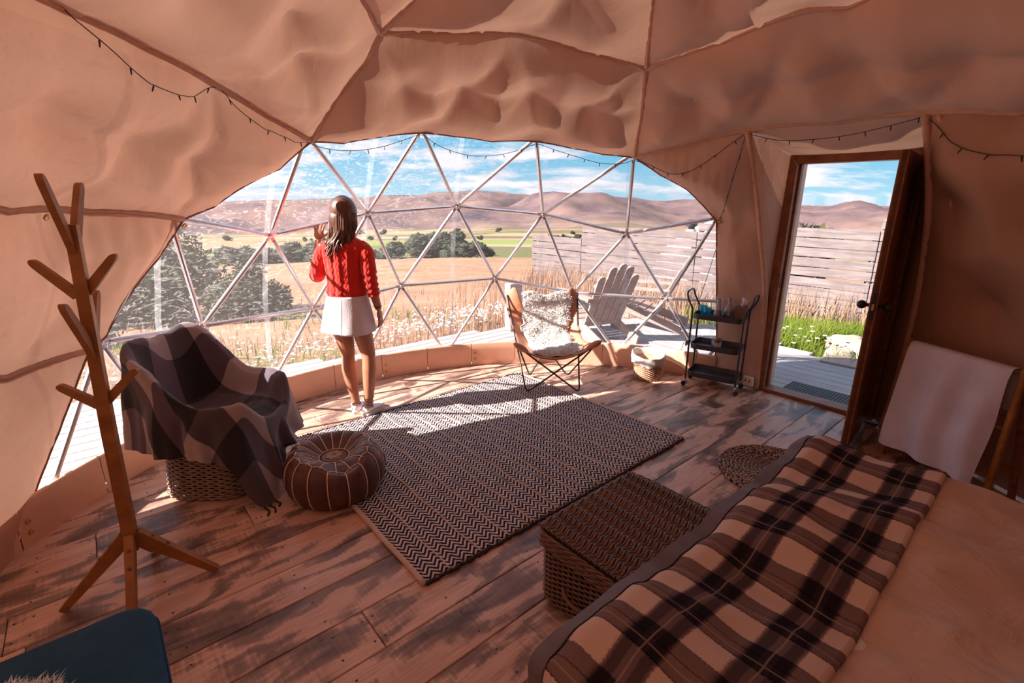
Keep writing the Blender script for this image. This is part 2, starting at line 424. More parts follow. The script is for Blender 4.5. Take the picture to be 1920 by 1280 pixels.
def build_lining():
    pts = []; edges = []; key = {}
    def pid(c):
        k = (round(c.x, 3), round(c.y, 3))
        if k not in key: key[k] = len(pts); pts.append(Vector((c.x, c.y)))
        return key[k]
    chains = dict(SE); chains.update(EDGE)
    cpts = {}
    for nm, ch in chains.items():
        rs = resample(ch, 1.1); cpts[nm] = rs
        ids = [pid(c) for c in rs]
        for a, b in zip(ids, ids[1:]):
            if a != b: edges.append((a, b))
    n = 360
    ring = [pid(chart(360 * k / n, 97.3)) for k in range(n)]
    edges += [(ring[k], ring[(k + 1) % n]) for k in range(n)]
    kd0 = kdtree.KDTree(len(pts))
    for i, p in enumerate(pts): kd0.insert((p.x, p.y, 0), i)
    kd0.balance()
    st = 0.85; row = 0; y = -97.0
    while y < 97:
        coarse = y < -8
        s_ = 2.2 if coarse else st
        x = -97 + (s_ / 2 if row % 2 else 0)
        while x < 97:
            if math.hypot(x, y) < 96.6 and kd0.find((x, y, 0))[2] > s_ * .55: pts.append(Vector((x, y)))
            x += s_
        y += s_ * .866; row += 1
    V, E, F, ov, oe, of = delaunay_2d_cdt(pts, edges, [], 0, 1e-4)
    con = set()
    for (a, b), o in zip(E, oe):
        if o: con.add((min(a, b), max(a, b)))
    adj = {}
    for fi, f in enumerate(F):
        for k in range(len(f)):
            a, b = f[k], f[(k + 1) % len(f)]
            adj.setdefault((min(a, b), max(a, b)), []).append(fi)
    reg = [-1] * len(F); nr = 0
    for s0 in range(len(F)):
        if reg[s0] >= 0: continue
        st_ = [s0]; reg[s0] = nr
        while st_:
            fi = st_.pop(); f = F[fi]
            for k in range(len(f)):
                a, b = f[k], f[(k + 1) % len(f)]; e = (min(a, b), max(a, b))
                if e in con: continue
                for g_ in adj[e]:
                    if reg[g_] < 0: reg[g_] = nr; st_.append(g_)
        nr += 1
    def region_at(az, pol):
        c = chart(az, pol); best = None
        for fi, f in enumerate(F):
            q = (V[f[0]] + V[f[1]] + V[f[2]]) / 3
            d = (q - c).length
            if best is None or d < best[0]: best = (d, reg[fi])
        return best[1]
    drop = {region_at(-20, 75), region_at(55, 75)}
    # --- radial inset: cloth bulges inwards between seams and ties
    def kd_of(plist):
        kd = kdtree.KDTree(len(plist))
        for i, p in enumerate(plist): kd.insert(p, i)
        kd.balance(); return kd
    seampts = [dome(*from_chart(c)) for nm in chains for c in cpts[nm]]
    kds = kd_of(seampts)
    hubpts = [dome(*p) for p in TIES] + [dome(*p) for nm in SE for p in (SE[nm][0], SE[nm][-1])] + [dome(-9.7, 32.3), dome(55.4, 33.9), dome(40.6, 49.9), dome(-28.4, 49.6), dome(-3.1, 50.5), dome(-68.8, 64.5), dome(34.2, 66)]
    kdt = kd_of(hubpts)
    kdc = kd_of([dome(*from_chart(c)) for ch in CREASE for c in resample(ch, .8)])
    co = []
    for c in V:
        az, pol = from_chart(c); p = dome(az, pol)
        _, _, ds = kds.find(p); tp, ti, dt = kdt.find(p); _, _, dc_ = kdc.find(p)
        S = lerp(.30, .12, smoothstep(55, 85, pol))
        sag = S * (1 - math.exp(-ds / .17)) * (1 - math.exp(-dt / .24)) * (1 - .42 * math.exp(-dc_ / .055))
        # radial pleats running out of every tie point
        rel = p - tp; nrm = (DC - tp).normalized(); t1 = nrm.orthogonal().normalized(); t2 = nrm.cross(t1)
        an = math.atan2(rel.dot(t2), rel.dot(t1))
        pleat = .007 * math.sin(5 * an + ti * 1.7) * math.exp(-dt / .16) * min(1, dt / .06) * min(1, ds / .05)
        pleat += .004 * math.sin(9 * an + ti * 2.9) * math.exp(-dt / .11) * min(1, dt / .05) * min(1, ds / .05)
        nz = .014 * noise.noise(p * 1.8) + .006 * noise.noise(Vector((p.x * 6, p.y * 6, p.z * 3)))
        gather = 0
        if pol > 50 and 18 < az < 45: gather = .012 * math.sin(az * 3.1 + noise.noise(p * 3) * 3) * math.exp(-(pol - 51) / 9)
        if -92 < az < -66 and pol > 62: gather = .010 * math.sin(az * 1.9 + noise.noise(p * 4) * 4) * math.exp(-(pol - 63) / 8)
        inset = .025 + sag + pleat + (nz + gather) * min(1, ds / .10)
        co.append(dome(az, pol, DR - inset))
    return V, F, reg, nr, drop, co, cpts
V_, F_, reg_, nr_, drop_, co_, cpts_ = build_lining()
parents = {'ceiling': struct('ceiling'), 'wall_left': struct('wall_left'), 'wall_right': struct('wall_right'), 'wall_back': struct('wall_back')}
for r in range(nr_):
    if r in drop_: continue
    fs = [f for f, g_ in zip(F_, reg_) if g_ == r]
    if len(fs) < 3: continue
    used = sorted({i for f in fs for i in f}); mp = {i: k for k, i in enumerate(used)}
    mb = MB(); mb.v = [tuple(co_[i]) for i in used]; mb.f = [tuple(mp[i] for i in f) for f in fs]
    cen = sum((V_[i] for i in used), Vector((0, 0))) / len(used); az, pol = from_chart(cen)
    if pol < 62: par, mat = 'ceiling', 'canvas'
    elif abs(az) > 125: par, mat = 'wall_back', 'canvas'
    elif az < 0: par, mat = 'wall_left', 'canvas'
    else: par, mat = 'wall_right', ('canvas_shaded' if az > 60 else 'canvas')
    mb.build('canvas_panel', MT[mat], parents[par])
# sewn sleeves (seams) around the frame tubes, and bound hems along the window opening
MT['piping'] = simple('canvas_piping', (0.64, 0.38, 0.275), .85, var=.1, scale=20)
MT['hem'] = simple('canvas_hem', (0.30, 0.13, 0.085), .85, var=.1, scale=20)
def sleeve(name, chain, par, r=.007, inset=.034, mat='piping', flange=True):
    pts = [dome(*from_chart(c), DR - inset) for c in resample(chain, 1.5)]
    mb = MB(); mb.tube(pts, r, 8)
    o = mb.build(name, MT[mat], parents[par])
    if flange:     # flat stitched strip beside the sleeve
        mb = MB(); vs = []; n = len(pts)
        for i, p in enumerate(pts):
            t = (pts[min(i + 1, n - 1)] - pts[max(i - 1, 0)]).normalized(); nn = (DC - p).normalized(); sd_ = t.cross(nn).normalized()
            for w_, h_ in ((-.018, -.012), (-.015, .003), (.015, .003), (.018, -.012)): vs.append(p + sd_ * w_ + nn * h_)
        fs = [(i * 4 + k, i * 4 + k + 1, i * 4 + 5 + k, i * 4 + 4 + k) for i in range(n - 1) for k in range(3)]
        mb.add(vs, fs); mb.build('seam_tape', MT['piping'], o)
for nm in ('seamS', 'up1', 'up2', 's34', 'row4', 's4d', 'upC', 's4r', 'rowR'): sleeve('seam', SE[nm], 'ceiling')
for nm in ('leftU', 'leftL'): sleeve('seam', SE[nm], 'wall_left', r=.010)
for nm in ('doorL', 'doorR'): sleeve('seam', SE[nm], 'wall_right', r=.022, flange=False)
sleeve('seam', [(70.5, 50.6), (70, 66), (69, 82), (68, 97)], 'wall_right', r=.013, flange=False)
sleeve('hem', EDGE['wtop'], 'ceiling', r=.006, inset=.028, mat='hem', flange=False)
sleeve('hem', EDGE['wleft'], 'wall_left', r=.006, inset=.028, mat='hem', flange=False)
sleeve('hem', EDGE['wright'], 'wall_right', r=.006, inset=.028, mat='hem', flange=False)
for az, pol, par in ((-86.9, 63.4, 'wall_left'), (-68.8, 65.2, 'wall_left'), (-80.5, 80.4, 'wall_left'), (34.8, 66.0, 'wall_right'), (42.8, 74, 'wall_right')):
    p = dome(az, pol, DR - .04); nn = (DC - p).normalized(); q = nn.to_track_quat('Z', 'Y').to_matrix()
    mb = MB(); mb.lathe([(.007, .004), (.013, .007), (.016, 0)], 12, xf=Matrix.Translation(p) @ q.to_4x4()); mb.build('eyelet', MT['brass'], parents[par])

# ================================================================== WINDOW: geodesic tube frame and clear vinyl cover
win = struct('window_1', label='clear vinyl dome window on a triangulated metal tube frame')
H1 = [(-79.0,79.3),(-65.1,80.8),(-46.6,81.4),(-29.7,79.2),(-10.2,78.8),(6.4,82.0),(25.4,82.3),(42.0,81.2)]
H2 = [(-70.5,64.3),(-54.3,67.9),(-36.8,64.7),(-18.9,63.6),(-0.6,65.3),(16.9,69.1),(34.2,65.6)]
H3 = [(-51,51.8),(-28.4,49.2),(-3.1,50.1),(18.1,53.2)]
H0 = [(-88,94),(-72.3,94.5),(-56.5,94.5),(-39,94.5),(-20.9,94.5),(-3,94.5),(16,94.5),(33.5,94.5)]
def hp(h): return dome(*h, DR)
strut_list = []
for a, b in zip(H1, H1[1:]): strut_list.append((a, b))
for a, b in zip(H2, H2[1:]): strut_list.append((a, b))
for k in range(7):
    strut_list.append((H2[k], H1[k + 1]))
    if k < 6: strut_list.append((H2[k + 1], H1[k + 1]))
strut_list.append((H2[0], H1[0]))
strut_list += [(H3[0], H2[1]), (H3[0], H2[2]), (H3[1], H2[2]), (H3[1], H2[3]), (H3[2], H2[3]), (H3[2], H2[4]), (H3[3], H2[4]), (H3[3], H2[5])]
for k in range(8):
    strut_list.append((H1[k], H0[k]))
    if k > 0: strut_list.append((H1[k - 1], H0[k]))
for a, b in strut_list:
    pa, pb = hp(a), hp(b); d = (pb - pa).normalized(); nn = (DC - (pa + pb) / 2).normalized()
    L = (pb - pa).length
    mb = MB(); ps = [pa + d * t for t in (.02, .05, .085, L - .085, L - .05, L - .02)]
    mb.tube(ps[1:-1], [.0115, .0155, .0155, .0115], 10)
    for e, s_ in ((pa, 1), (pb, -1)):   # flattened, bolted end tabs
        mb.bar(e + d * s_ * .008, e + d * s_ * .058, .026, .007, .002, nn)
    mb.build('strut', MT['alu'], win, auto=35)
for h in H1 + H2 + H3:
    p = hp(h); nn = (DC - p).normalized(); q = Matrix.Translation(p) @ nn.to_track_quat('Z', 'Y').to_matrix().to_4x4()
    mb = MB(); mb.lathe([(.021, -.006), (.023, 0), (.021, .007), (.012, .010), (.009, .018), (.0, .019)], 12, xf=q); mb.build('hub', MT['alu'], win, auto=35)
GOR = [-104, -88, -70.5, -54.3, -36.8, -18.9, -0.6, 16.9, 34.2, 43.5]
def wrinkle(p, az): return .010 * noise.noise(p * 3.1) + .004 * noise.noise(Vector((p.x * 9, p.y * 9, p.z * 22 + az * .2)))
for a, b in zip(GOR, GOR[1:]):
    def fn(s_, t):
        az = lerp(a, b, s_); pol = lerp(97.3, 46, t); p = dome(az, pol)
        return dome(az, pol, DR + .045 + wrinkle(p, az) * math.sin(math.pi * s_) - .05 * smoothstep(.06, 0, t))
    MB().grid(fn, 14, 44).build('pane', MT['pane'], win)
for a in GOR[1:-1]:
    def fn(s_, t):
        pol = lerp(97, 46, t); return dome(a + (s_ - .5) * .85 / max(.5, math.sin(R_(pol))), pol, DR + .052 + .004 * math.sin(t * 40))
    MB().grid(fn, 3, 40).build('weld_seam', MT['weld'], win)

# ================================================================== KICK PANEL round the foot of the dome
base = struct('baseboard_front')
def ringpt(az, r, z):
    a = R_(az); x, y = math.sin(a), math.cos(a)
    if y < 0: y *= DK
    return Vector((DC.x + x * r, DC.y + y * r, z))
az = -150.0; k = 0
while az < 35:
    a2 = min(az + (9.6 if az > -36 or True else 15), 36.2)
    hgt = .235
    prof = [(2.685, .0), (2.682, .07), (2.683, .16), (2.682, hgt - .012), (2.690, hgt - .002), (2.70, hgt), (2.755, hgt - .03), (2.79, hgt - .055), (2.80, .0)]
    n = 8
    def fn(s_, t):
        i = int(round(t * (len(prof) - 1))); r, z = prof[i]; aa = lerp(az + .05, a2 - .05, s_)
        return ringpt(aa, r - .004 * math.sin(math.pi * min(1, z / .2)) * math.sin(math.pi * s_) + .004 * noise.noise(Vector((aa * .35, z * 3, 0))), z)
    kp = MB().grid(fn, n, len(prof)).build('kick_panel', MT['kick'], base)
    if k % 2 == 0:
        for z in (.07, .13):
            p = ringpt(az + .8, 2.678, z); nn = (Vector((DC.x, DC.y, z)) - p).normalized()
            mb = MB(); mb.lathe([(.006, .003), (.010, .005), (.013, 0)], 10, xf=Matrix.Translation(p) @ nn.to_track_quat('Z', 'Y').to_matrix().to_4x4()); mb.build('eyelet', MT['brass'], kp)
    az = a2; k += 1

br_ = struct('baseboard_right')
for a0 in range(65, 215, 10):
    def fn(s_, t):
        aa = lerp(a0 + .05, a0 + 9.95, s_); r, z = [(2.672, -.005), (2.668, .05), (2.672, .115), (2.695, .12), (2.74, .10), (2.76, -.03)][int(round(t * 5))]
        return ringpt(aa, r, z)
    MB().grid(fn, 8, 6).build('kick_panel', MT['canvas_shaded'], br_)
# ================================================================== FLOOR of wide boards
flo = struct('floor')
def clip_circle(v, r=2.70):
    """u-range of the board line v inside the (rear-stretched) floor outline"""
    us = []
    best = None
    n = 240; inside = []
    for i in range(n + 1):
        u = -6 + 14 * i / n; x, y = uv2xy(u, v); qx, qy = x - DC.x, y - DC.y
        if qy < 0: qy /= DK
        inside.append((math.hypot(qx, qy) - r, u))
    ins = [u for d, u in inside if d < 0]
    if not ins: return None
    def ref(lo, hi):
        for _ in range(30):
            m = (lo + hi) / 2; x, y = uv2xy(m, v); qx, qy = x - DC.x, y - DC.y
            if qy < 0: qy /= DK
            if math.hypot(qx, qy) < r: hi = m
            else: lo = m
        return hi
    h = 14 / n
    return ref(ins[0] - h, ins[0]), ref(ins[-1] + h, ins[-1])
def plank(name, mat, par, u00, u01, u10, u11, v0, v1, ztop, th, gap=.0016, ch=.0035, frame=uv2xy):
    """board between v0 and v1; its ends may be skew (u at v0 edge, u at v1 edge)"""
    cs = [(u00 + gap, v0 + gap), (u01 - gap, v0 + gap), (u11 - gap, v1 - gap), (u10 + gap, v1 - gap)]
    ins = [(u00 + gap + ch, v0 + gap + ch), (u01 - gap - ch, v0 + gap + ch), (u11 - gap - ch, v1 - gap - ch), (u10 + gap + ch, v1 - gap - ch)]
    vs = [(*frame(*c), ztop - th) for c in cs] + [(*frame(*c), ztop - ch) for c in cs] + [(*frame(*c), ztop) for c in ins]
    fs = [(3, 2, 1, 0), (8, 9, 10, 11)]
    for k in (0, 4): fs += [(k + i, k + (i + 1) % 4, k + 4 + (i + 1) % 4, k + 4 + i) for i in range(4)]
    return MB().add(vs, fs).build(name, mat, par, smooth=False)
rf = random.Random(11); BW = .2245; nails = MB()
def nail(u, v):
    x, y = uv2xy(u, v); nails.add([(x + .0052 * math.cos(a), y + .0052 * math.sin(a), .0009) for a in [i * math.pi / 3 for i in range(6)]], [tuple(range(6))])
KB = {0: [(.05, )], }
butts = {2: [-.29 + 2.3], 1: [-.29]}
k = -18
while k < 20:
    v0 = 1.208 + k * BW; v1 = v0 + BW
    a, b = clip_circle(v0 + .001), clip_circle(v1 - .001)
    k += 1
    if not a and not b: continue
    if not a or not b:
        q = a or b; m = (q[0] + q[1]) / 2
        a = a or (m - .05, m + .05); b = b or (m - .05, m + .05)
    lo, hi = max(a[0], b[0]), min(a[1], b[1])
    cuts = []
    u = lo - rf.uniform(.3, 1.8)
    while True:
        u += rf.uniform(1.3, 2.5)
        if u > hi - .25: break
        if u > lo + .25: cuts.append(u)
    segs = [('e',) ] ; ends = [None] + cuts + [None]
    for i in range(len(ends) - 1):
        s0, s1 = ends[i], ends[i + 1]
        plank('plank', MT['floor'], flo, a[0] if s0 is None else s0, a[1] if s1 is None else s1, b[0] if s0 is None else s0, b[1] if s1 is None else s1, v0, v1, 0.0, .03)
    for c in cuts:
        for du in (-.022, .022):
            for dv in (.05, .17): nail(c + du, v0 + dv)
    u = math.ceil((lo + .1) / .45) * .45
    while u < hi - .1:
        nail(u + rf.uniform(-.01, .01), v0 + .05 + rf.uniform(-.008, .008)); nail(u + rf.uniform(-.01, .01), v0 + .17 + rf.uniform(-.008, .008)); u += .45
no = nails.build('nail_heads', MT['black_plastic'], flo, smooth=False); no['kind'] = 'stuff'
sub = MB(); sub.add([(*ringpt(a, 2.68, -.032)[:2], -.032) for a in range(0, 360, 6)], [tuple(range(60))]); sub.build('subfloor', simple('subfloor_shadow', (.06, .035, .025), .9), flo, smooth=False)

# ================================================================== DOOR
dr = struct('door_1', label='stained wooden door frame with inward opened door in the canvas wall')
JL = Vector((2.25, 4.14, 0)); DD = Vector((.650, -.760, 0)); DNRM = Vector((.760, .650, 0))
DW = .76; DH = 1.90
JR = JL + DD * (DW + .06)
wood = MT['redwood']
def post(name, c, w_, d_, z0, z1, par, mat=wood, bev=.004):
    q = Matrix((DD, DNRM, Vector((0, 0, 1)))).transposed()
    return MB().box((c.x, c.y, (z0 + z1) / 2), (w_, d_, z1 - z0), q, bev).build(name, mat, par, smooth=False)
jl = post('jamb', JL + DD * .005, .07, .13, 0, DH + .07, dr); post('door_stop', JL + DD * .047 + DNRM * .02, .018, .05, .03, DH, jl)
post('striker_plate', JL + DD * .041 - DNRM * .03, .004, .03, .92, 1.0, jl, MT['black_plastic'], 0)
jr = post('jamb', JR + DD * .005, .07, .13, 0, DH + .07, dr); post('door_stop', JR - DD * .037 + DNRM * .02, .018, .05, .03, DH, jr)
lc = (JL + JR) / 2
post('lintel', lc, DW + .12, .13, DH, DH + .07, dr); post('threshold', lc, DW + .02, .15, -.03, .03, dr)
# outer reveal board, its sunlit look put into the pale colour
post('reveal', JL + DD * .02 + DNRM * .12, .03, .10, 0, DH + .05, dr, simple('sunlit_reveal', (.62, .42, .33), .6))
# leaf, opened inwards
HG = JL + DD * (DW + .045) - DNRM * .045
LD = (Vector((2.275, 3.015, 0)) - HG).normalized(); LN = Vector((-LD.y, LD.x, 0)); LW = .74
def leafbox(name, s0, s1, n0, n1, z0, z1, par, mat=wood, bev=.003):
    q = Matrix((LD, LN, Vector((0, 0, 1)))).transposed(); c = HG + LD * ((s0 + s1) / 2) + LN * ((n0 + n1) / 2)
    return MB().box((c.x, c.y, (z0 + z1) / 2), (s1 - s0, n1 - n0, z1 - z0), q, bev).build(name, mat, par, smooth=False)
leaf = leafbox('door_leaf', 0, LW, -.016, .016, .03, DH + .01, dr)
for s0, s1 in ((0, .09), (LW - .09, LW)): leafbox('stile', s0, s1, -.022, .022, .03, DH + .01, leaf)
for z0, z1 in ((.03, .2), (.92, 1.03), (DH - .09, DH + .01)): leafbox('rail', .09, LW - .09, -.022, .022, z0, z1, leaf)
blk = MT['black_plastic']
for sg in (-1, 1):
    c = HG + LD * (LW - .06)
    mb = MB(); mb.tube([c + LN * sg * .02 + Vector((0, 0, 1.0)), c + LN * sg * .05 + Vector((0, 0, 1.0))], .011, 10)
    mb.sphere(c + LN * sg * .068 + Vector((0, 0, 1.0)), .027, 12, 8); mb.build('door_knob', blk, leaf)
leafbox('latch_plate', LW - .001, LW + .003, -.013, .013, .92, 1.09, leaf, blk, 0)
leafbox('latch_bolt', LW, LW + .010, -.006, .006, .98, 1.02, leaf, MT['brass'], 0)
for z in (.25, .98, 1.7): 
    mb = MB(); mb.tube([HG + DNRM * .0 + LN * -.02 + Vector((0, 0, z - .05)), HG + LN * -.02 + Vector((0, 0, z + .05))], .012, 10); mb.build('hinge', blk, dr)
# canvas gussets that join dome lining and door frame
def ruled(fa, fb, name, nu=30, nv=24, bulge=.05, fold=.012, freq=14, mat='canvas'):
    def fn(s_, t):
        p = fa(s_).lerp(fb(s_), t); b_ = math.sin(math.pi * t)
        return p + Vector((-DNRM.x, -DNRM.y, -.6)) * (bulge * b_ * math.sin(math.pi * min(1, s_ * 1.0 + .0)) + fold * math.sin(freq * s_ + 5 * noise.noise(p * 2.5)) * b_)
    return MB().grid(fn, nu, nv).build(name, MT[mat], parents['wall_right'])
def chain_fn(ch, inset=.03):
    P = [dome(*from_chart(c), DR - inset) for c in resample(ch, .8)]
    def f(t):
        x = t * (len(P) - 1); i = min(int(x), len(P) - 2); return P[i].lerp(P[i + 1], x - i)
    return f
TL = JL + Vector((0, 0, DH + .06)) - DD * .01 ; TR = JR + Vector((0, 0, DH + .06)) + DD * .02
ruled(chain_fn(SE['doorL']), lambda t: TL.lerp(JL - DD * .03, t), 'gusset', bulge=.03, fold=.016, freq=9)
ruled(chain_fn(SE['doorR']), lambda t: TR.lerp(JR + DD * .03, t), 'gusset', bulge=.02, mat='canvas_shaded')
ruled(chain_fn([(40.6, 49.9), (55.5, 50.0), (68.7, 50.2)]), lambda t: TL.lerp(TR, t), 'valance', bulge=.10, fold=.014, freq=10)
# ================================================================== DECK
deck = struct('deck')
DPOLY = [(-6.0, 2.14), (-0.2, 6.42), (1.6, 6.98), (2.5, 6.68), (3.05, 6.12), (3.25, 5.55), (3.55, 4.75), (4.3, 3.0), (4.5, 0.5), (-4, -2.0)]
def poly_ranges(poly, v):
    """u-ranges of the line v=const inside polygon (world xy)"""
    P = [(x * CU + y * SU, -x * SU + y * CU) for x, y in poly]; xs = []
    for (u0, v0), (u1, v1) in zip(P, P[1:] + P[:1]):
        if (v0 - v) * (v1 - v) < 0: xs.append(u0 + (u1 - u0) * (v - v0) / (v1 - v0))
    xs.sort(); return list(zip(xs[::2], xs[1::2]))
DZ = -.035; USPLIT = 4.05; v = -1.0
while v < 5.6:            # boards round the front run with the floor boards
    for a, b in poly_ranges(DPOLY, v + .07):
        q0, q1 = clip_circle(v + .002, 2.84), clip_circle(v + .138, 2.84)
        segs = [(a, q0[0], a, q1[0]), (q0[1], b, q1[1], b)] if q0 and q1 else [(a, b, a, b)]
        for s0, s1, t0, t1 in segs:
            s1, t1 = min(s1, USPLIT), min(t1, USPLIT)
            if min(s1 - s0, t1 - t0) > .05: plank('deck_plank', MT['deck'], deck, s0, s1, t0, t1, v, v + .14, DZ, .03, .003, .004)
    v += .142
def in_dome(u, v, r=2.84):
    x, y = uv2xy(u, v); qx, qy = x - DC.x, y - DC.y
    if qy < 0: qy /= DK
    return math.hypot(qx, qy) < r
def v_ranges(u):
    P = [(x * CU + y * SU, -x * SU + y * CU) for x, y in DPOLY]; xs = []
    for (u0, v0), (u1, v1) in zip(P, P[1:] + P[:1]):
        if (u0 - u) * (u1 - u) < 0: xs.append(v0 + (v1 - v0) * (u - u0) / (u1 - u0))
    xs.sort(); out = []
    for lo, hi in zip(xs[::2], xs[1::2]):
        cur = None; k = lo
        while k <= hi:
            ok = not in_dome(u, k)
            if ok and cur is None: cur = k
            if not ok and cur is not None: out.append((cur, k)); cur = None
            k += .01
        if cur is not None: out.append((cur, hi))
    return out
swap = lambda a, b: uv2xy(b, a)
u = USPLIT
while u < 6.6:            # boards on the terrace run across, along the door sill
    r0 = v_ranges(u + .07)
    for lo, hi in r0:
        if hi - lo > .05: plank('deck_plank', MT['deck2'], deck, lo, hi, lo, hi, u, u + .14, DZ, .03, .003, .004, swap)
    u += .142
# joists edge (fascia) round the deck
pl = [Vector((x, y, 0)) for x, y in DPOLY]
for a, b in zip(pl[:7], pl[1:8]):
    MB().bar((a.x, a.y, DZ - .10), (b.x, b.y, DZ - .10), .04, .14, .004).build('fascia', MT['deck'], deck, smooth=False)
# ================================================================== GROUND, VALLEY AND HILLS
RB = [(0, -.28), (7.0, -.28), (12, -.7), (60, -5.3), (80, -8.5), (120, -10.5), (600, -45), (2500, -150), (9000, -150)]
RIDGE = [(-180, -1.0), (-60, -.9), (-36, -1.05), (-30, -.75), (-24, -.55), (-18, -.35), (-12, -.05), (-6, .40), (-2, .42), (1, .0), (4, -.15), (7, .22), (9, .12), (13, -.35), (16, -.65), (20, -.45), (25, -1.0), (30, -1.25), (34, -1.15), (40, -1.5), (60, -1.2), (180, -1.0)]
def interp(tab, x):
    for (a, p), (b, q) in zip(tab, tab[1:]):
        if x <= b: return p + (q - p) * smoothstep(a, b, x) if tab is RIDGE else p + (q - p) * (x - a) / (b - a)
    return tab[-1][1]
def terrain_z(x, y):
    r = math.hypot(x, y); th = math.degrees(math.atan2(x, y))
    z = interp(RB, r)
    if r > 20: z += min(1, (r - 20) / 200) * (r * .004) * noise.noise(Vector((x * .004, y * .004, 1.3)))
    if 6.5 < r < 60: z += .12 * noise.noise(Vector((x * .4, y * .4, 0)))
    if r > 2200:
        ridge = CAM_H + 4600 * math.tan(R_(interp(RIDGE, th))) + 150
        f = smoothstep(2300, 4600, r)
        if r > 4600: f = 1 - .5 * smoothstep(4600, 8000, r)
        n = noise.fractal(Vector((x * .0011, y * .0011, 5.0)), 1.0, 2.0, 5)
        z += f * ridge + math.sin(math.pi * min(1, max(0, (r - 2200) / 2400))) * 120 * n - 46 * f * (1 - abs(noise.noise(Vector((x * .0024, y * .0024, 2)))) * 2.2) * smoothstep(4700, 3900, r) - 20 * f * (1 - abs(noise.noise(Vector((x * .006, y * .006, 9)))) * 2) * smoothstep(4800, 4200, r) + 20 * f
    return z
def terrain_mat():
    m, nt, out = newmat('dry_grassland')
    p = position(nt); s = sep(nt, p)
    r = mth(nt, 'SQRT', mth(nt, 'ADD', mth(nt, 'MULTIPLY', s[0], s[0]), mth(nt, 'MULTIPLY', s[1], s[1])))
    gold = ramp(nt, noisetex(nt, mapping(nt, p, (1, 1, 1)), .35, 8, .7), [(0.3, (0.23, 0.125, 0.075)), (0.55, (0.33, 0.195, 0.130)), (0.75, (0.39, 0.245, 0.175))])
    green = ramp(nt, noisetex(nt, p, 1.3, 6, .7), [(0.3, (0.08, 0.12, 0.02)), (0.7, (0.22, 0.25, 0.06))])
    near = mixc(nt, ramp(nt, noisetex(nt, mapping(nt, p, (.5, .5, .5)), .5, 4), [(0.56, 0.0), (0.70, .6)]), gold, green)
    vor = nd(nt, 'ShaderNodeTexVoronoi', {'Scale': 1.0}); nt.links.new(mapping(nt, p, (.0030, .0075, 0), (0, 0, .15)), vor.inputs['Vector'])
    vs_ = sep(nt, vor.outputs['Color'])
    fld = ramp(nt, vs_[0], [(0.0, (0.29, 0.20, 0.12)), (0.22, (0.13, 0.13, 0.06)), (0.38, (0.35, 0.255, 0.175)), (0.6, (0.16, 0.13, 0.08)), (0.80, (0.19, 0.24, 0.065)), (0.88, (0.30, 0.215, 0.15))], 'CONSTANT')
    fld = mixc(nt, ramp(nt, noisetex(nt, p, .02, 6, .7), [(0.45, 0), (.7, .35)]), fld, (0.16, .15, .07))
    hill = ramp(nt, noisetex(nt, p, .0035, 7, .62), [(0.3, (0.065, 0.050, 0.072)), (0.5, (0.145, 0.095, 0.095)), (0.72, (0.23, 0.15, 0.125))])
    c = mixc(nt, ramp(nt, mth(nt, 'DIVIDE', r, 300.0), [(0.22, 0), (0.27, 1)]), near, fld)
    c = mixc(nt, ramp(nt, mth(nt, 'DIVIDE', mth(nt, 'ADD', r, mth(nt, 'MULTIPLY', noisetex(nt, p, .002, 4), 900.0)), 5000.0), [(0.52, 0), (0.60, 1)]), c, hill)
    princ(nt, out, c, .95, 0, None, .05)
    return m
MT['terrain'] = terrain_mat()
rs = [3.5]
while rs[-1] < 7600: rs.append(rs[-1] * (1.075 if rs[-1] < 2200 else 1.03))
NA = 300; mb = MB()
# finer azimuth steps ahead
azs = [(-64 + 128 * i / 220) for i in range(220)] + [64 + (296 - 64) * i / 60 for i in range(60)]
vs_ = []; fs_ = []
na = len(azs)
for r in rs:
    for a in azs:
        x, y = r * math.sin(R_(a)), r * math.cos(R_(a)); vs_.append((x, y, terrain_z(x, y)))
for i in range(len(rs) - 1):
    for k in range(na): fs_.append((i * na + k, i * na + (k + 1) % na, (i + 1) * na + (k + 1) % na, (i + 1) * na + k))
fs_.append(tuple(range(na)))
mb.add(vs_, fs_); go = mb.build('ground', MT['terrain']); go['kind'] = 'structure'; go['label'] = 'golden grassland falling to a wide valley with brown hills beyond'
# ================================================================== FURNITURE MATERIALS
MT['leather_pouf'] = simple('brown_leather', (0.095, 0.034, 0.030), .42, var=.3, scale=14, bmp=.25, bscale=90)
MT['stitch'] = simple('cream_stitch', (0.78, 0.58, 0.45), .8, var=.12, scale=60)
MT['wicker_dark'] = simple('dark_rattan', (0.155, 0.078, 0.050), .45, var=.4, scale=26, stretch=(1, 1, 3))
MT['wicker_grey'] = simple('grey_rattan', (0.30, 0.205, 0.165), .5, var=.35, scale=30)
MT['wicker_tan'] = simple('tan_wicker', (0.52, 0.30, 0.19), .6, var=.25, scale=30)
MT['dark_core'] = simple('basket_shadow', (0.02, 0.012, 0.010), .9)
MT['white_cloth'] = simple('white_cotton', (0.74, 0.68, 0.72), .9, var=.05, scale=6, bmp=.3, bscale=30)
MT['towel'] = simple('terry_towel', (0.66, 0.56, 0.62), .95, var=.06, scale=9, bmp=.6, bscale=260)
MT['grey_hem'] = simple('grey_felt_hem', (0.15, 0.115, 0.13), .9, var=.12, scale=20, bmp=.2, bscale=200)
MT['leather_tan'] = simple('tan_leather', (0.56, 0.235, 0.135), .5, var=.18, scale=7, bmp=.2, bscale=60)
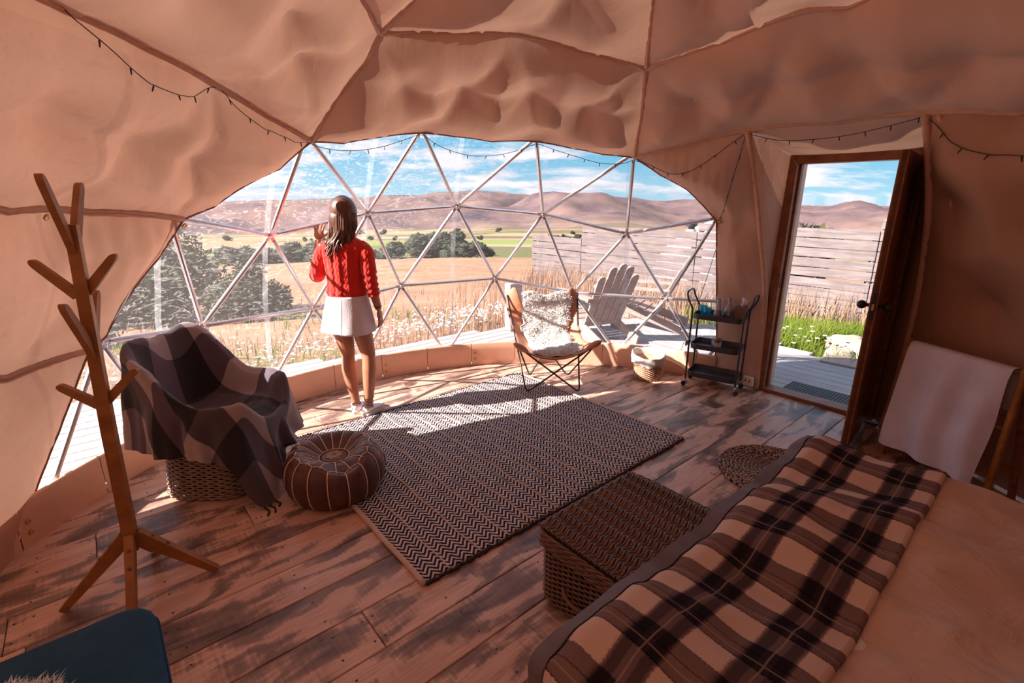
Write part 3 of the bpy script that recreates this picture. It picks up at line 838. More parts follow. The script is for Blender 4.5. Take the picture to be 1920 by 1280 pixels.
def fur_mat():
    m, nt, out = newmat('white_sheepskin')
    c = ramp(nt, noisetex(nt, coord(nt), 9, 4), [(.3, (.93, .89, .87)), (.7, (.98, .96, .95))])
    d = princ(nt, None, c, .9, 0, None, .1); t = nd(nt, 'ShaderNodeBsdfTranslucent', {'Color': c})
    mx = nd(nt, 'ShaderNodeMixShader', {0: .10}); nt.links.new(d.outputs[0], mx.inputs[1]); nt.links.new(t.outputs[0], mx.inputs[2]); nt.links.new(mx.outputs[0], out.inputs[0]); return m
MT['fur'] = fur_mat()
MT['black_metal'] = simple('black_powder_coat', (0.02, 0.02, 0.024), .4, .2)
MT['grey_metal'] = simple('charcoal_enamel', (0.05, 0.047, 0.058), .35, .1, var=.1)
MT['chrome'] = simple('chrome', (0.7, .68, .7), .2, 1.0)
MT['blue_felt'] = simple('petrol_blue_wool', (0.007, 0.062, 0.125), .95, var=.18, scale=12, bmp=.4, bscale=240)
MT['cardboard'] = simple('brown_card', (0.22, 0.115, 0.075), .8)
def glass_mat(name, tint, f0=.06, haze=.0):
    m, nt, out = newmat(name)
    tr = nd(nt, 'ShaderNodeBsdfTransparent', {'Color': tint + (1,)})
    gl = nd(nt, 'ShaderNodeBsdfGlossy', {'Roughness': .05, 'Color': (1, 1, 1, 1)})
    lw = nd(nt, 'ShaderNodeLayerWeight', {'Blend': .45}).outputs['Facing']
    fac = mth(nt, 'ADD', mth(nt, 'MULTIPLY', ramp(nt, noisetex(nt, coord(nt), 20, 2), [(.3, .5), (.7, .62)]), mth(nt, 'POWER', lw, 2.5)), f0)
    mx = nd(nt, 'ShaderNodeMixShader'); nt.links.new(fac, mx.inputs[0]); nt.links.new(tr.outputs[0], mx.inputs[1]); nt.links.new(gl.outputs[0], mx.inputs[2])
    nt.links.new(mx.outputs[0], out.inputs[0]); return m
MT['glass'] = glass_mat('clear_glass', (.90, .88, .92), .07)
def teal_mat():
    m, nt, out = newmat('teal_glass')
    tr = nd(nt, 'ShaderNodeBsdfTransparent', {'Color': (.25, .85, .92, 1)}); gl = nd(nt, 'ShaderNodeBsdfGlossy', {'Roughness': .06})
    tl_ = nd(nt, 'ShaderNodeBsdfTranslucent', {'Color': (.05, .62, .70, 1)})
    f = ramp(nt, noisetex(nt, mapping(nt, coord(nt), (1, 1, .4)), 60, 2), [(.35, .25), (.65, .5)])
    a = nd(nt, 'ShaderNodeMixShader'); nt.links.new(f, a.inputs[0]); nt.links.new(tr.outputs[0], a.inputs[1]); nt.links.new(tl_.outputs[0], a.inputs[2])
    lw = mth(nt, 'MULTIPLY', nd(nt, 'ShaderNodeLayerWeight', {'Blend': .4}).outputs['Facing'], .5)
    c = nd(nt, 'ShaderNodeMixShader'); nt.links.new(lw, c.inputs[0]); nt.links.new(a.outputs[0], c.inputs[1]); nt.links.new(gl.outputs[0], c.inputs[2]); nt.links.new(c.outputs[0], out.inputs[0]); return m
MT['teal_glass'] = teal_mat()

def rug_mat():
    m, nt, out = newmat('herringbone_rug')
    c = coord(nt); s = sep(nt, c)
    wob = mth(nt, 'MULTIPLY', mth(nt, 'SUBTRACT', noisetex(nt, c, 55, 2), .5), .008)
    x = mth(nt, 'ADD', s[0], wob)
    tri = mth(nt, 'PINGPONG', x, .030)
    ph = mth(nt, 'DIVIDE', mth(nt, 'ADD', mth(nt, 'ADD', s[1], wob), mth(nt, 'MULTIPLY', tri, 1.15)), .030)
    st = mth(nt, 'ABSOLUTE', mth(nt, 'SUBTRACT', mth(nt, 'FRACT', ph), .5))       # 0..0.5
    k = ramp(nt, mth(nt, 'ADD', st, mth(nt, 'MULTIPLY', mth(nt, 'SUBTRACT', noisetex(nt, c, 120, 3), .5), .22)), [(.23, 0), (.29, 1)])
    dark = ramp(nt, noisetex(nt, c, 40, 3), [(.35, (0.012, 0.010, 0.016)), (.7, (0.040, 0.032, 0.048))])
    lite = ramp(nt, noisetex(nt, c, 60, 3), [(.3, (0.50, 0.40, 0.40)), (.7, (0.78, 0.66, 0.64))])
    h = mth(nt, 'ADD', st, mth(nt, 'MULTIPLY', noisetex(nt, c, 300, 2), .3))
    princ(nt, out, mixc(nt, k, dark, lite), .95, 0, bump(nt, h, .7, .006), .1)
    return m
MT['rug'] = rug_mat()
MT['rug_cord'] = simple('beige_jute_cord', (0.62, 0.45, 0.35), .9, var=.2, scale=80)
MT['rug_hem'] = simple('rug_hem', (0.60, 0.43, 0.37), .9, var=.12, scale=50)
MT['rug_knot'] = simple('rug_dark_knots', (0.04, 0.03, 0.04), .95, var=.3, scale=80)

def bands(nt, x, period, stops):
    return ramp(nt, mth(nt, 'FRACT', mth(nt, 'DIVIDE', x, period)), stops, 'LINEAR')
def plaid_mat():
    m, nt, out = newmat('brown_plaid_wool')
    uvn = nd(nt, 'ShaderNodeTexCoord').outputs['UV']; s = sep(nt, uvn)
    fz = mth(nt, 'MULTIPLY', mth(nt, 'SUBTRACT', noisetex(nt, mapping(nt, uvn, (1, 1, 1)), 160, 2), .5), .010)
    A = bands(nt, mth(nt, 'ADD', s[0], fz), .178, [(0.0, 1), (0.02, .55), (.24, .5), (.26, 1), (.28, .55), (.5, .6), (.52, 0), (.98, 0), (1, 1)])
    B = bands(nt, mth(nt, 'ADD', mth(nt, 'ADD', s[1], fz), .085), .205, [(0.0, .25), (0.06, 1), (.17, 1), (.19, .7), (.33, .7), (.35, 1), (.46, 1), (.53, 0), (.94, 0), (1, .25)])
    tot = mth(nt, 'ADD', A, B)
    fib = mth(nt, 'MULTIPLY', mth(nt, 'SUBTRACT', noisetex(nt, mapping(nt, uvn, (90, 600, 1)), 1, 3), .5), .35)
    col = ramp(nt, mth(nt, 'MULTIPLY', mth(nt, 'ADD', tot, fib), .5), [(.08, (0.62, 0.45, 0.385)), (.24, (0.22, 0.14, 0.13)), (.45, (0.10, 0.066, 0.072)), (.62, (0.034, 0.022, 0.030)), (.9, (0.010, 0.008, 0.012))])
    l1 = bands(nt, s[0], .178, [(.125, 0), (.135, 1), (.150, 1), (.16, 0)]); l2 = bands(nt, mth(nt, 'ADD', s[1], .085), .205, [(.25, 0), (.257, 1), (.272, 1), (.28, 0)])
    ln = mth(nt, 'MULTIPLY', mth(nt, 'MAXIMUM', l1, l2), .45)
    col = mixc(nt, ln, col, (0.42, 0.32, 0.24))
    h = noisetex(nt, mapping(nt, uvn, (1, 1, 1)), 400, 3)
    princ(nt, out, col, .95, 0, bump(nt, h, .5, .003), .05)
    return m
MT['plaid'] = plaid_mat()
def check_mat():
    m, nt, out = newmat('large_check_fleece')
    uvn = nd(nt, 'ShaderNodeTexCoord').outputs['UV']; s = sep(nt, uvn)
    P = .48
    a = ramp(nt, mth(nt, 'FRACT', mth(nt, 'DIVIDE', mth(nt, 'ADD', s[0], 10.06), P)), [(0, 0), (.495, 0), (.505, 1), (.995, 1), (1, 0)])
    b = ramp(nt, mth(nt, 'FRACT', mth(nt, 'DIVIDE', mth(nt, 'ADD', s[1], 10.10), P)), [(0, 0), (.495, 0), (.505, 1), (.995, 1), (1, 0)])
    cA = mixc(nt, b, (0.012, 0.011, 0.016), (0.12, 0.090, 0.125))
    cB = mixc(nt, b, (0.085, 0.066, 0.085), (0.42, 0.34, 0.35))
    col = mixc(nt, a, cA, cB)
    f = noisetex(nt, uvn, 90, 3)
    col = mixc(nt, mth(nt, 'MULTIPLY', f, .25), col, (0.16, .13, .15))
    princ(nt, out, col, .95, 0, bump(nt, noisetex(nt, uvn, 320, 3), .4, .003), .08, **{'Sheen Weight': .35})
    return m
MT['check'] = check_mat()
def linen_mat():
    m, nt, out = newmat('beige_linen')
    c = coord(nt)
    col = ramp(nt, noisetex(nt, c, 3, 4), [(.3, (0.56, 0.38, 0.315)), (.7, (0.68, 0.475, 0.40))])
    cr = noisetex(nt, mapping(nt, c, (1, .55, 1), (0, 0, .5)), 7, 6, .6, 1.5)
    b1 = bump(nt, cr, .9, .03)
    b2 = nd(nt, 'ShaderNodeBump', {'Height': noisetex(nt, c, 380, 2), 'Strength': .2, 'Distance': .002, 'Normal': b1}).outputs[0]
    princ(nt, out, col, .75, 0, b2, .25, **{'Sheen Weight': .3})
    return m
MT['linen'] = linen_mat()

# ================================================================== RUG
ru0, ru1, rv0, rv1 = .867, 2.962, 1.605, 3.385
rx, ry = uv2xy(ru0, rv0)
rug = thing('woven_rug', 'rectangular black and cream herringbone woven rug with beige cord lines on the floorboards', 'rug', (rx, ry, 0), TH)
RW, RH = ru1 - ru0, rv1 - rv0
def rugfn(s_, t):
    x, y = s_ * RW, t * RH
    return (x + .006 * noise.noise(Vector((y * 6, 0, 1))), y + .008 * noise.noise(Vector((x * 5, 3, 1))), .013 + .0025 * noise.noise(Vector((x * 5, y * 5, 0))))
mb = MB().grid(rugfn, 60, 50); n0 = len(mb.v)
def rim(s_): # skirt down to the floor
    pass
edge = [i * 50 for i in range(60)] + [59 * 50 + j for j in range(1, 50)] + [i * 50 + 49 for i in range(58, -1, -1)] + [j for j in range(48, 0, -1)]
mb.v += [(mb.v[i][0], mb.v[i][1], .001) for i in edge]
m_ = len(edge)
mb.f += [(edge[(k + 1) % m_], edge[k], n0 + k, n0 + (k + 1) % m_) for k in range(m_)]
mb.build('weave', MT['rug'], rug)
rr = random.Random(5)
for k in range(11):
    x = .13 + k * .178
    if x > RW - .05: break
    mb = MB(); mb.tube([(x + .005 * math.sin(t * 31 + k), t * RH, .0145 + .002 * math.sin(t * 160 + k)) for t in [i / 70 for i in range(71)]], .0042, 5)
    mb.build('cord', MT['rug_cord'], rug)
for x in (-.006, RW + .006):
    MB().tube([(x + .004 * noise.noise(Vector((t * 7, x, 0))), t * RH, .011) for t in [i / 40 for i in range(41)]], .013, 7).build('side_hem', MT['rug_hem'], rug)
mb = MB()
for y in (-.006, RH + .006):
    for k in range(120): mb.sphere((RW * (k + .5) / 120, y + rr.uniform(-.004, .004), .009), rr.uniform(.008, .012), 6, 4)
o = mb.build('edge_knots', MT['rug_knot'], rug); o['kind'] = 'stuff'

# ================================================================== LEATHER POUF
pf = thing('leather_pouf', 'round dark brown leather pouf with cream stitching and star embroidery beside the draped chair', 'pouf', (-1.030, 2.540, .0))
pf.scale = (.95, .95, .95)
PN = 16; rp = random.Random(2)
TOPP = [(.085, .222), (.105, .232), (.13, .250), (.155, .268), (.18, .280), (.205, .284), (.222, .279)]
SIDP = [(.222, .279), (.248, .262), (.270, .228), (.283, .180), (.286, .13), (.278, .075), (.258, .03), (.232, .004)]
def pdim(a, r): return 1 - .25 * math.exp(-((a - 5.3) ** 2) / .25) * math.exp(-((r - .20) / .07) ** 2)
def psec(k, prof, puff, mat, name, half=0):
    a0 = 2 * math.pi * (k + half) / PN; a1 = a0 + 2 * math.pi / PN; jit = rp.uniform(.6, 1.3)
    def fn(s_, t):
        x = t * (len(prof) - 1); i = min(int(x), len(prof) - 2); r = lerp(prof[i][0], prof[i + 1][0], x - i); z = lerp(prof[i][1], prof[i + 1][1], x - i)
        a = lerp(a0, a1, s_); b_ = (4 * s_ * (1 - s_)) ** .55 * (4 * t * (1 - t) * .6 + .4) * puff * jit
        dz = 1 if z > .2 else .3
        z = z * pdim(a, r)
        return ((r + b_ * (.35 if dz == 1 else 1)) * math.cos(a), (r + b_ * (.35 if dz == 1 else 1)) * math.sin(a), z + b_ * (.9 if dz == 1 else 0))
    MB().grid(fn, 9, 15).build(name, mat, pf)
for k in range(PN):
    psec(k, TOPP, .012, MT['leather_pouf'], 'top_petal')
    psec(k, SIDP, .014, MT['leather_pouf'], 'side_panel', .5)
    a = 2 * math.pi * k / PN
    MB().tube([(r * math.cos(a), r * math.sin(a), z * pdim(a, r) + .004) for r, z in TOPP], .0036, 5).build('stitching', MT['stitch'], pf)
    a2 = a + math.pi / PN
    MB().tube([((r + .004) * math.cos(a2), (r + .004) * math.sin(a2), z * pdim(a2, r) + .002) for r, z in SIDP], .0036, 5).build('stitching', MT['stitch'], pf)
    zz = [(a - math.pi / PN + 2 * math.pi / PN * t) for t in (0, .25, .5, .75, 1)]
    MB().tube([((.224 - .016 * math.sin(math.pi * i / 4)) * math.cos(q), (.224 - .016 * math.sin(math.pi * i / 4)) * math.sin(q), (.284 + .003 * math.sin(math.pi * i / 4)) * pdim(q, .22)) for i, q in enumerate(zz)], .0034, 5).build('stitching', MT['stitch'], pf)
mb = MB(); mb.lathe([(.088, .221), (.070, .229), (.03, .231), (0, .231)], 28); disc = mb.build('centre_disc', MT['leather_pouf'], pf)
MB().tube([(.086 * math.cos(a), .086 * math.sin(a), .227) for a in [i * math.pi / 18 for i in range(36)]], .0028, 5, closed=True).build('stitching', MT['stitch'], disc)
st = [((.055 if i % 2 == 0 else .026) * math.cos(i * math.pi / 8), (.055 if i % 2 == 0 else .026) * math.sin(i * math.pi / 8), .233) for i in range(16)]
MB().tube(st, .0030, 5, closed=True).build('star_embroidery', MT['stitch'], disc)
mb = MB()
for i in range(16):
    a = (i + .5) * math.pi / 8; mb.tube([(.012 * math.cos(a), .012 * math.sin(a), .2335), (.042 * math.cos(a + .15), .042 * math.sin(a + .15), .2325), (.05 * math.cos(a - .05), .05 * math.sin(a - .05), .232)], .0018, 4)
mb.build('embroidery_rays', MT['stitch'], disc)
mb = MB(); mb.lathe([(0, .001), (.23, .001), (.245, .06), (.245, .20), (.2, .23), (0, .21)], 24); mb.build('filling', MT['leather_pouf'], pf)

# ================================================================== WICKER helpers
def rrect(w_, d_, r, n=10, per=6):
    """rounded rectangle loop, evenly resampled"""
    P = []
    for cx, cy, a0 in ((w_ / 2 - r, d_ / 2 - r, 0), (-w_ / 2 + r, d_ / 2 - r, 90), (-w_ / 2 + r, -d_ / 2 + r, 180), (w_ / 2 - r, -d_ / 2 + r, 270)):
        for k in range(n + 1): a = R_(a0 + 90 * k / n); P.append(Vector((cx + r * math.cos(a), cy + r * math.sin(a), 0)))
    return P
def even(P, n, closed=True):
    Q = P + [P[0]] if closed else P
    L = [0]
    for a, b in zip(Q, Q[1:]): L.append(L[-1] + (b - a).length)
    out = []; j = 0
    for i in range(n):
        d = L[-1] * i / (n if closed else n - 1)
        while j < len(L) - 2 and L[j + 1] < d: j += 1
        out.append(Q[j].lerp(Q[j + 1], (d - L[j]) / max(1e-9, L[j + 1] - L[j])))
    return out
def weave_ring(P, npk, amp, r, phase, tilt=0.0, n_side=5, sub=4):
    """closed strand that weaves in and out of npk stakes along loop P"""
    n = npk * sub; Q = even(P, n); out = []
    for i in range(n):
        t = (Q[(i + 1) % n] - Q[i - 1]).normalized(); nr = Vector((t.y, -t.x, 0))
        a = math.pi * i / sub + phase
        out.append(Q[i] + nr * (amp * math.cos(a)) + Vector((0, 0, tilt * math.sin(a))))
    return MB().tube(out, r, n_side, closed=True)

# ================================================================== WICKER TRUNK at the foot of the bed
tu0, tu1, tv0, tv1 = 1.20, 1.865, .745, 1.262
tx, ty = uv2xy((tu0 + tu1) / 2, (tv0 + tv1) / 2); TW, TD, THt = tu1 - tu0, tv1 - tv0, .355
tk = thing('wicker_chest', 'dark brown wicker chest with flat woven lid at the foot of the bed', 'chest', (tx, ty, 0), TH)
body = MB().prism([(p.x, p.y) for p in even(rrect(TW - .05, TD - .05, .06), 48)], .005, .27).build('body', MT['dark_core'], tk, smooth=False)
loop = rrect(TW - .03, TD - .03, .07)
m0 = [weave_ring(loop, 74, .0055, .0058, ph, .002).mesh('weave_strand') for ph in (0, math.pi)]
for k in range(21):
    o = link('weave_strand', m0[k % 2], MT['wicker_dark'], body, (0, 0, .018 + k * .0118))
lid = MB().prism([(p.x, p.y) for p in even(rrect(TW - .02, TD - .02, .06), 48)], .275, THt - .014).build('lid', MT['dark_core'], tk, smooth=False)
for k in range(3):    # twisted lid border
    P = even(rrect(TW + .006 - .004 * k, TD + .006 - .004 * k, .075), 260)
    for ph in (0, 2.1, 4.2):
        mb = MB(); mb.tube([p + Vector((0, 0, .288 + k * .021 + .007 * math.sin(i * .42 + ph))) + Vector((p.x, p.y, 0)).normalized() * .006 * math.cos(i * .42 + ph) for i, p in enumerate(P)], .0062, 5, closed=True)
        mb.build('border_strand', MT['wicker_dark'], lid)
NR = 36; cols = 19; sub = 5
def lid_strand(ph):
    pts = []
    for i in range(cols * sub + 1):
        x = -TW / 2 + .012 + (TW - .024) * i / (cols * sub)
        pts.append((x, .0045 * math.sin(math.pi * i / sub + ph), .0062 * math.cos(math.pi * i / sub + ph)))
    return MB().tube(pts, .0066, 6).mesh('weave_strand')
ls = [lid_strand(0), lid_strand(.55)]
for k in range(NR):
    y = -TD / 2 + .016 + (TD - .032) * k / (NR - 1)
    link('weave_strand', ls[(k // 1) % 2], MT['wicker_dark'], lid, (0, y, THt - .008))
mb = MB(); pts = [(-TW / 2 - .012, .07 * math.cos(a), .17 - .028 * math.sin(a) * 1.0) for a in [math.pi * i / 16 for i in range(17)]]
mb.tube([(p[0] - .022 * math.sin(math.pi * i / 16), p[1], p[2]) for i, p in enumerate(pts)], .009, 7); mb.build('handle', MT['wicker_dark'], tk)

# ================================================================== BED with duvet, sheet and plaid throw
BU0, BV0, BWID, BLEN, BZ = .655, .675, 1.86, 1.90, .535
bx, by = uv2xy(BU0, BV0)
bed = thing('double_bed', 'wide bed with a pale mattress', 'bed', (bx, by, 0), TH)
# local frame: +x along the foot edge, -y towards the head
MB().box((BWID / 2, -BLEN / 2, .16), (BWID - .10, BLEN - .08, .16), None, .01).build('bed_base', MT['grey_hem'], bed, smooth=False)
for x in (.12, BWID - .12):
    for y in (-.12, -BLEN + .12): MB().lathe([(.022, 0), (.03, .09)], 10, (x, y, 0)).build('leg', MT['oak'], bed)
MB().box((BWID / 2, -BLEN / 2, .37), (BWID - .06, BLEN - .04, .27), None, .06).build('mattress', MT['white_cloth'], bed, smooth=False)
def drape(t, W, r=.07):
    """arc length t across a width W -> (x, drop)"""
    def side(q):
        if q < r * math.pi / 2: a = q / r; return r * math.sin(a), r * (1 - math.cos(a))
        return r + .02 * math.sin((q - r * 1.57) * 6), r + (q - r * math.pi / 2)
    if t < r: dx, dz = side(r - t); return r - dx, dz
    if t > W - r: dx, dz = side(t - (W - r)); return W - r + dx, dz
    return t, 0
def bedpt(a, b, off, fold=1.0):
    x, dx = drape(a, BWID); y, dy = drape(b, BLEN + .5)
    d = max(dx, dy) if min(dx, dy) < .02 else math.hypot(dx, dy)
    p = Vector((a * 2.1, b * 2.1, 0))
    z = BZ + off + fold * (.030 * noise.noise(p * 1.0) + .014 * noise.noise(Vector((a * 5, b * 3.2, 2))) + .006 * noise.noise(Vector((a * 13, b * 8, 4)))) * (1 if d < .03 else .4) - d
    sx = .012 * math.sin(b * 17 + 2 * noise.noise(p)) * min(1, dx / .12) if dx > 0 else 0
    sy = .014 * math.sin(a * 15 + 3 * noise.noise(p)) * min(1, dy / .12) if dy > 0 else 0
    return (x + (sx if a > BWID / 2 else -sx), -(y) + sy + off * (1 if dy > .03 else 0), z)
def cloth(name, mat, a0, a1, b0, b1, off, na, nb, fold=1.0, zmin=.02):
    def fn(s_, t):
        p = bedpt(lerp(a0, a1, s_), lerp(b0, b1, t), off, fold); return (p[0], p[1], max(zmin, p[2]))
    return MB().grid(fn, na, nb, uv=lambda s_, t: (lerp(a0, a1, s_), lerp(b0, b1, t)))
sheet = cloth('s', None, -.30, BWID + .30, -.24, .7, .006, 120, 60, 2.2).build('white_bed_sheet', MT['white_cloth'], None, loc=(bx, by, 0), rotz=TH)
tag(sheet, 'white sheet hanging over the foot of the bed beneath the throw', 'sheet')
duv = cloth('d', None, -.22, BWID + .24, .10, BLEN + .02, .018, 150, 130, 2.2).build('linen_duvet', MT['linen'], None, loc=(bx, by, 0), rotz=TH)
tag(duv, 'crumpled beige linen duvet covering the bed', 'duvet')
throw = thing('plaid_throw', 'brown and cream plaid wool throw laid across the foot of the bed', 'throw', (bx, by, 0), TH)
cloth('t', None, -.30, BWID + .26, .012, .475, .040, 190, 80, 2.2).build('plaid_cloth', MT['plaid'], throw)
# rolled long edge near the duvet
def roll(s_, t):
    a = lerp(-.30, BWID + .26, s_); th_ = math.pi * (t * 1.0)
    p = bedpt(a, .475, .040, 2.2); return (p[0], p[1] - .014 * math.sin(th_), p[2] - .014 + .014 * math.cos(th_))
MB().grid(roll, 170, 7, uv=lambda s_, t: (lerp(-.30, BWID + .26, s_), .475 + .03 * t)).build('rolled_edge', MT['plaid'], throw)
cloth('h', None, -.30, BWID + .26, -.045, .016, .042, 170, 12, 2.2).build('grey_hem', MT['grey_hem'], throw)
def seam(s_):
    p = bedpt(lerp(-.30, BWID + .26, s_), .013, .0435, 2.2); return p
MB().tube([seam(i / 140) for i in range(141)], .0016, 4).build('hem_stitching', MT['dark_core'], throw)

# ================================================================== COAT STAND
cs = thing('coat_stand', 'tall oak coat stand with branching pegs and four splayed legs by the canvas wall', 'coat stand', (-1.607, 1.753, 0))
O = Vector((-1.607, 1.753, 0))
def rel(x, y, z): return Vector((x, y, z)) - O
pb_, pm_, pt_ = rel(-1.610, 1.753, .22), rel(-1.585, 1.753, .77), rel(-1.535, 1.753, 1.56)
mb = MB()
def tapered(mb, a, b, w0, w1, up=(.9, .43, 0)):
    a, b = Vector(a), Vector(b); x = (b - a).normalized(); u = Vector(up); y = u - x * u.dot(x); y.normalize(); z = x.cross(y)
    vs = [p + y * (sy * w_[0] / 2) + z * (sz * w_[1] / 2) for p, w_ in ((a, w0), (b, w1)) for sy, sz in ((-1, -1), (1, -1), (1, 1), (-1, 1))]
    mb.add(vs, [(3, 2, 1, 0), (4, 5, 6, 7)] + [(i, (i + 1) % 4, (i + 1) % 4 + 4, i + 4) for i in range(4)])
tapered(mb, pb_, pm_, (.046, .046), (.043, .043)); tapered(mb, pm_, pt_, (.043, .043), (.036, .036))
mb.build('pole', MT['oak'], cs, smooth=False)
def peg(base, tip, w0=.034, w1=.026, th_=.022, up=(0, 0, 1)):
    mb = MB(); base, tip = Vector(base), Vector(tip); d = (tip - base).normalized()
    side = d.cross(Vector(up)).normalized(); n = side.cross(d)
    prof = []
    L = (tip - base).length
    for t, w_ in ((0, w0), (.5, lerp(w0, w1, .5)), (.88, w1), (.94, w1 * .86), (.98, w1 * .55), (1, w1 * .2)):
        c = base + d * (L * t)
        prof.append([c + n * (sn * w_ / 2) + side * (ss * th_ / 2) for sn, ss in ((-1, -1), (1, -1), (1, 1), (-1, 1))])
    vs = [p for r in prof for p in r]; fs = [(3, 2, 1, 0), tuple(len(vs) - 4 + i for i in range(4))]
    for k in range(len(prof) - 1): fs += [(k * 4 + i, k * 4 + (i + 1) % 4, k * 4 + 4 + (i + 1) % 4, k * 4 + 4 + i) for i in range(4)]
    mb.add(vs, fs); mb.build('peg', MT['oak'], cs, smooth=False)
for b_, t_ in (((-1.565, 1.745, 1.31), (-1.675, 1.715, 1.440)), ((-1.555, 1.76, 1.31), (-1.440, 1.800, 1.452)),
               ((-1.590, 1.745, .885), (-1.700, 1.715, .975)), ((-1.578, 1.76, .885), (-1.458, 1.800, 1.012)),
               ((-1.560, 1.745, 1.085), (-1.535, 1.640, 1.300)), ((-1.572, 1.765, 1.12), (-1.602, 1.868, 1.306)),
               ((-1.540, 1.745, 1.47), (-1.500, 1.640, 1.722)), ((-1.545, 1.765, 1.50), (-1.568, 1.868, 1.700))):
    peg(rel(*b_), rel(*t_))
for f in ((-1.857, 1.635), (-1.356, 1.871), (-1.740, 2.006), (-1.465, 1.495)):
    e = rel(f[0], f[1], .012); d = Vector((e.x, e.y, 0)).normalized()
    mb = MB(); a = Vector((d.x * .012, d.y * .012, .285)); upv = d.cross(Vector((0, 0, 1)))
    tapered(mb, a, e, (.032, .060), (.030, .026), upv); lg = mb.build('leg', MT['oak'], cs, smooth=False)
    for t in (.16, .34):
        p = a.lerp(e, t); ax = (e - a).normalized(); nn = upv.cross(ax); nn = nn if nn.z > 0 else -nn
        q = Matrix.Translation(p + nn * .0275 * (1 - t * .4)) @ nn.to_track_quat('Z', 'Y').to_matrix().to_4x4()
        MB().lathe([(.007, .0), (.007, .004), (0, .004)], 10, xf=q).build('plug', MT['wicker_dark'], lg)

# ================================================================== WICKER ARMCHAIR under a check throw
CX, CY = -1.75, 2.70
wc = thing('wicker_armchair', 'grey wicker tub armchair mostly hidden under a check throw', 'armchair', (CX, CY, 0))
base_b = MB().prism([(p.x, p.y) for p in even(rrect(.42, .50, .12), 40)], .03, .34).build('base_core', MT['dark_core'], wc, smooth=False)
for k in range(24):
    z = .022 + k * .0135; f = 1 + .10 * (1 - z / .34) ** 1.5
    if k < 2:
        pass
    mbk = weave_ring([Vector((p.x * f, p.y * f, 0)) for p in rrect(.46, .545, .14)], 62, .0048, .0060, math.pi * (k % 2), .0, 5)
    mbk.build('weave_strand', MT['wicker_grey'], base_b, loc=(0, 0, z))
for k in range(62):
    pass
for sx in (-1, 1):
    for sy in (-1, 1): MB().lathe([(.016, 0), (.020, .035)], 10, (sx * .19, sy * .22, 0)).build('foot', MT['wicker_dark'], wc)
# tub shell: seat, back and arms
def rho(ph):      # outline radius of the tub (x forward)
    c, s_ = math.cos(ph), math.sin(ph); n = 3.2
    return 1 / ((abs(c) / .365) ** n + (abs(s_) / .345) ** n) ** (1 / n)
def rimz(ph):
    c = math.cos(ph)
    back = smoothstep(.25, -.8, c); front = smoothstep(.72, .97, c)
    return .575 + .30 * back ** 1.1 - .15 * front
def shell(s_, t):
    ph = 2 * math.pi * s_; r = rho(ph)
    if t < .4: q = t / .4; return (r * .70 * q * math.cos(ph), r * .70 * q * math.sin(ph), .36)
    if t < .7: q = (t - .4) / .3; return (r * lerp(.70, .86, q) * math.cos(ph), r * lerp(.70, .86, q) * math.sin(ph), lerp(.36, rimz(ph) - .035, q))
    q = (t - .7) / .3; return (r * lerp(.92, .78, q) * math.cos(ph), r * lerp(.92, .78, q) * math.sin(ph), lerp(rimz(ph) - .035, .30, q))
MB().grid(shell, 48, 24, cu=True).build('tub_shell', MT['wicker_grey'], wc)
# the throw, draped over the tub
def hemz(ph):     # height of the hanging edge
    d = math.degrees(ph) % 360
    tab = [(0, .20), (30, .22), (90, .30), (180, .40), (215, .36), (250, .325), (280, .315), (300, .26), (316, .02), (326, .015), (338, .10), (360, .20)]
    for (a, p), (b, q) in zip(tab, tab[1:]):
        if d <= b: return lerp(p, q, smoothstep(a, b, d))
    return .2
def thr(s_, t):
    ph = 2 * math.pi * s_; r = rho(ph); rz = rimz(ph); c, sn = math.cos(ph), math.sin(ph)
    n1 = noise.noise(Vector((c * 2, sn * 2, t * 3))); zseat = .415
    if t < .34:
        q = t / .34; rr_ = r * .62 * q; z = zseat + .03 * q * q
    elif t < .52:
        q = (t - .34) / .18; e = smoothstep(0, 1, q); rr_ = r * lerp(.62, .86, q ** .8); z = lerp(zseat + .03, rz - .012, e ** .9)
    elif t < .60:
        q = (t - .52) / .08; rr_ = r * .86 + (r * .99 - r * .86) * math.sin(q * math.pi / 2); z = rz - .012 + .030 * math.sin(q * math.pi) - .02 * q
    else:
        q = (t - .60) / .40; hz_ = hemz(ph); z = lerp(rz - .032, hz_, q)
        drop = rz - z
        corner = math.exp(-((math.degrees(ph) % 360 - 321) / 11) ** 2)
        flare = .012 + .03 * q + .10 * corner * q
        rr_ = r * .99 + flare * q + .020 * math.sin(ph * 13 + 2.2 * n1) * smoothstep(0, .5, q) + .010 * math.sin(ph * 29 + 3 * n1) * q
    z += (.016 * noise.noise(Vector((c * rr_ * 7, sn * rr_ * 7, 1.5))) + .007 * noise.noise(Vector((c * rr_ * 18, sn * rr_ * 14, 7)))) * (1 if t < .6 else .2)
    if 2.0 < ph < 4.3 and .40 < t < .6: z += .02 * math.sin(ph * 6) 
    return (rr_ * c, rr_ * sn, max(.012, z))
def thr_uv(s_, t):
    ph = 2 * math.pi * s_; r = rho(ph); rz = rimz(ph)
    if t < .34: L = r * .62 * t / .34
    elif t < .6: L = r * .62 + (t - .34) / .26 * ((rz - .44) + r * .3)
    else: L = r * .62 + (rz - .44) + r * .3 + (t - .6) / .4 * (rz - hemz(ph))
    return (L * math.cos(ph + .35), L * math.sin(ph + .35))
th_o = thing('check_throw', 'large-check black and grey fleece throw draped over the wicker armchair', 'throw', (CX, CY, 0))
MB().grid(thr, 200, 90, cu=True, uv=thr_uv).build('fleece_cloth', MT['check'], th_o)
rt = random.Random(4)
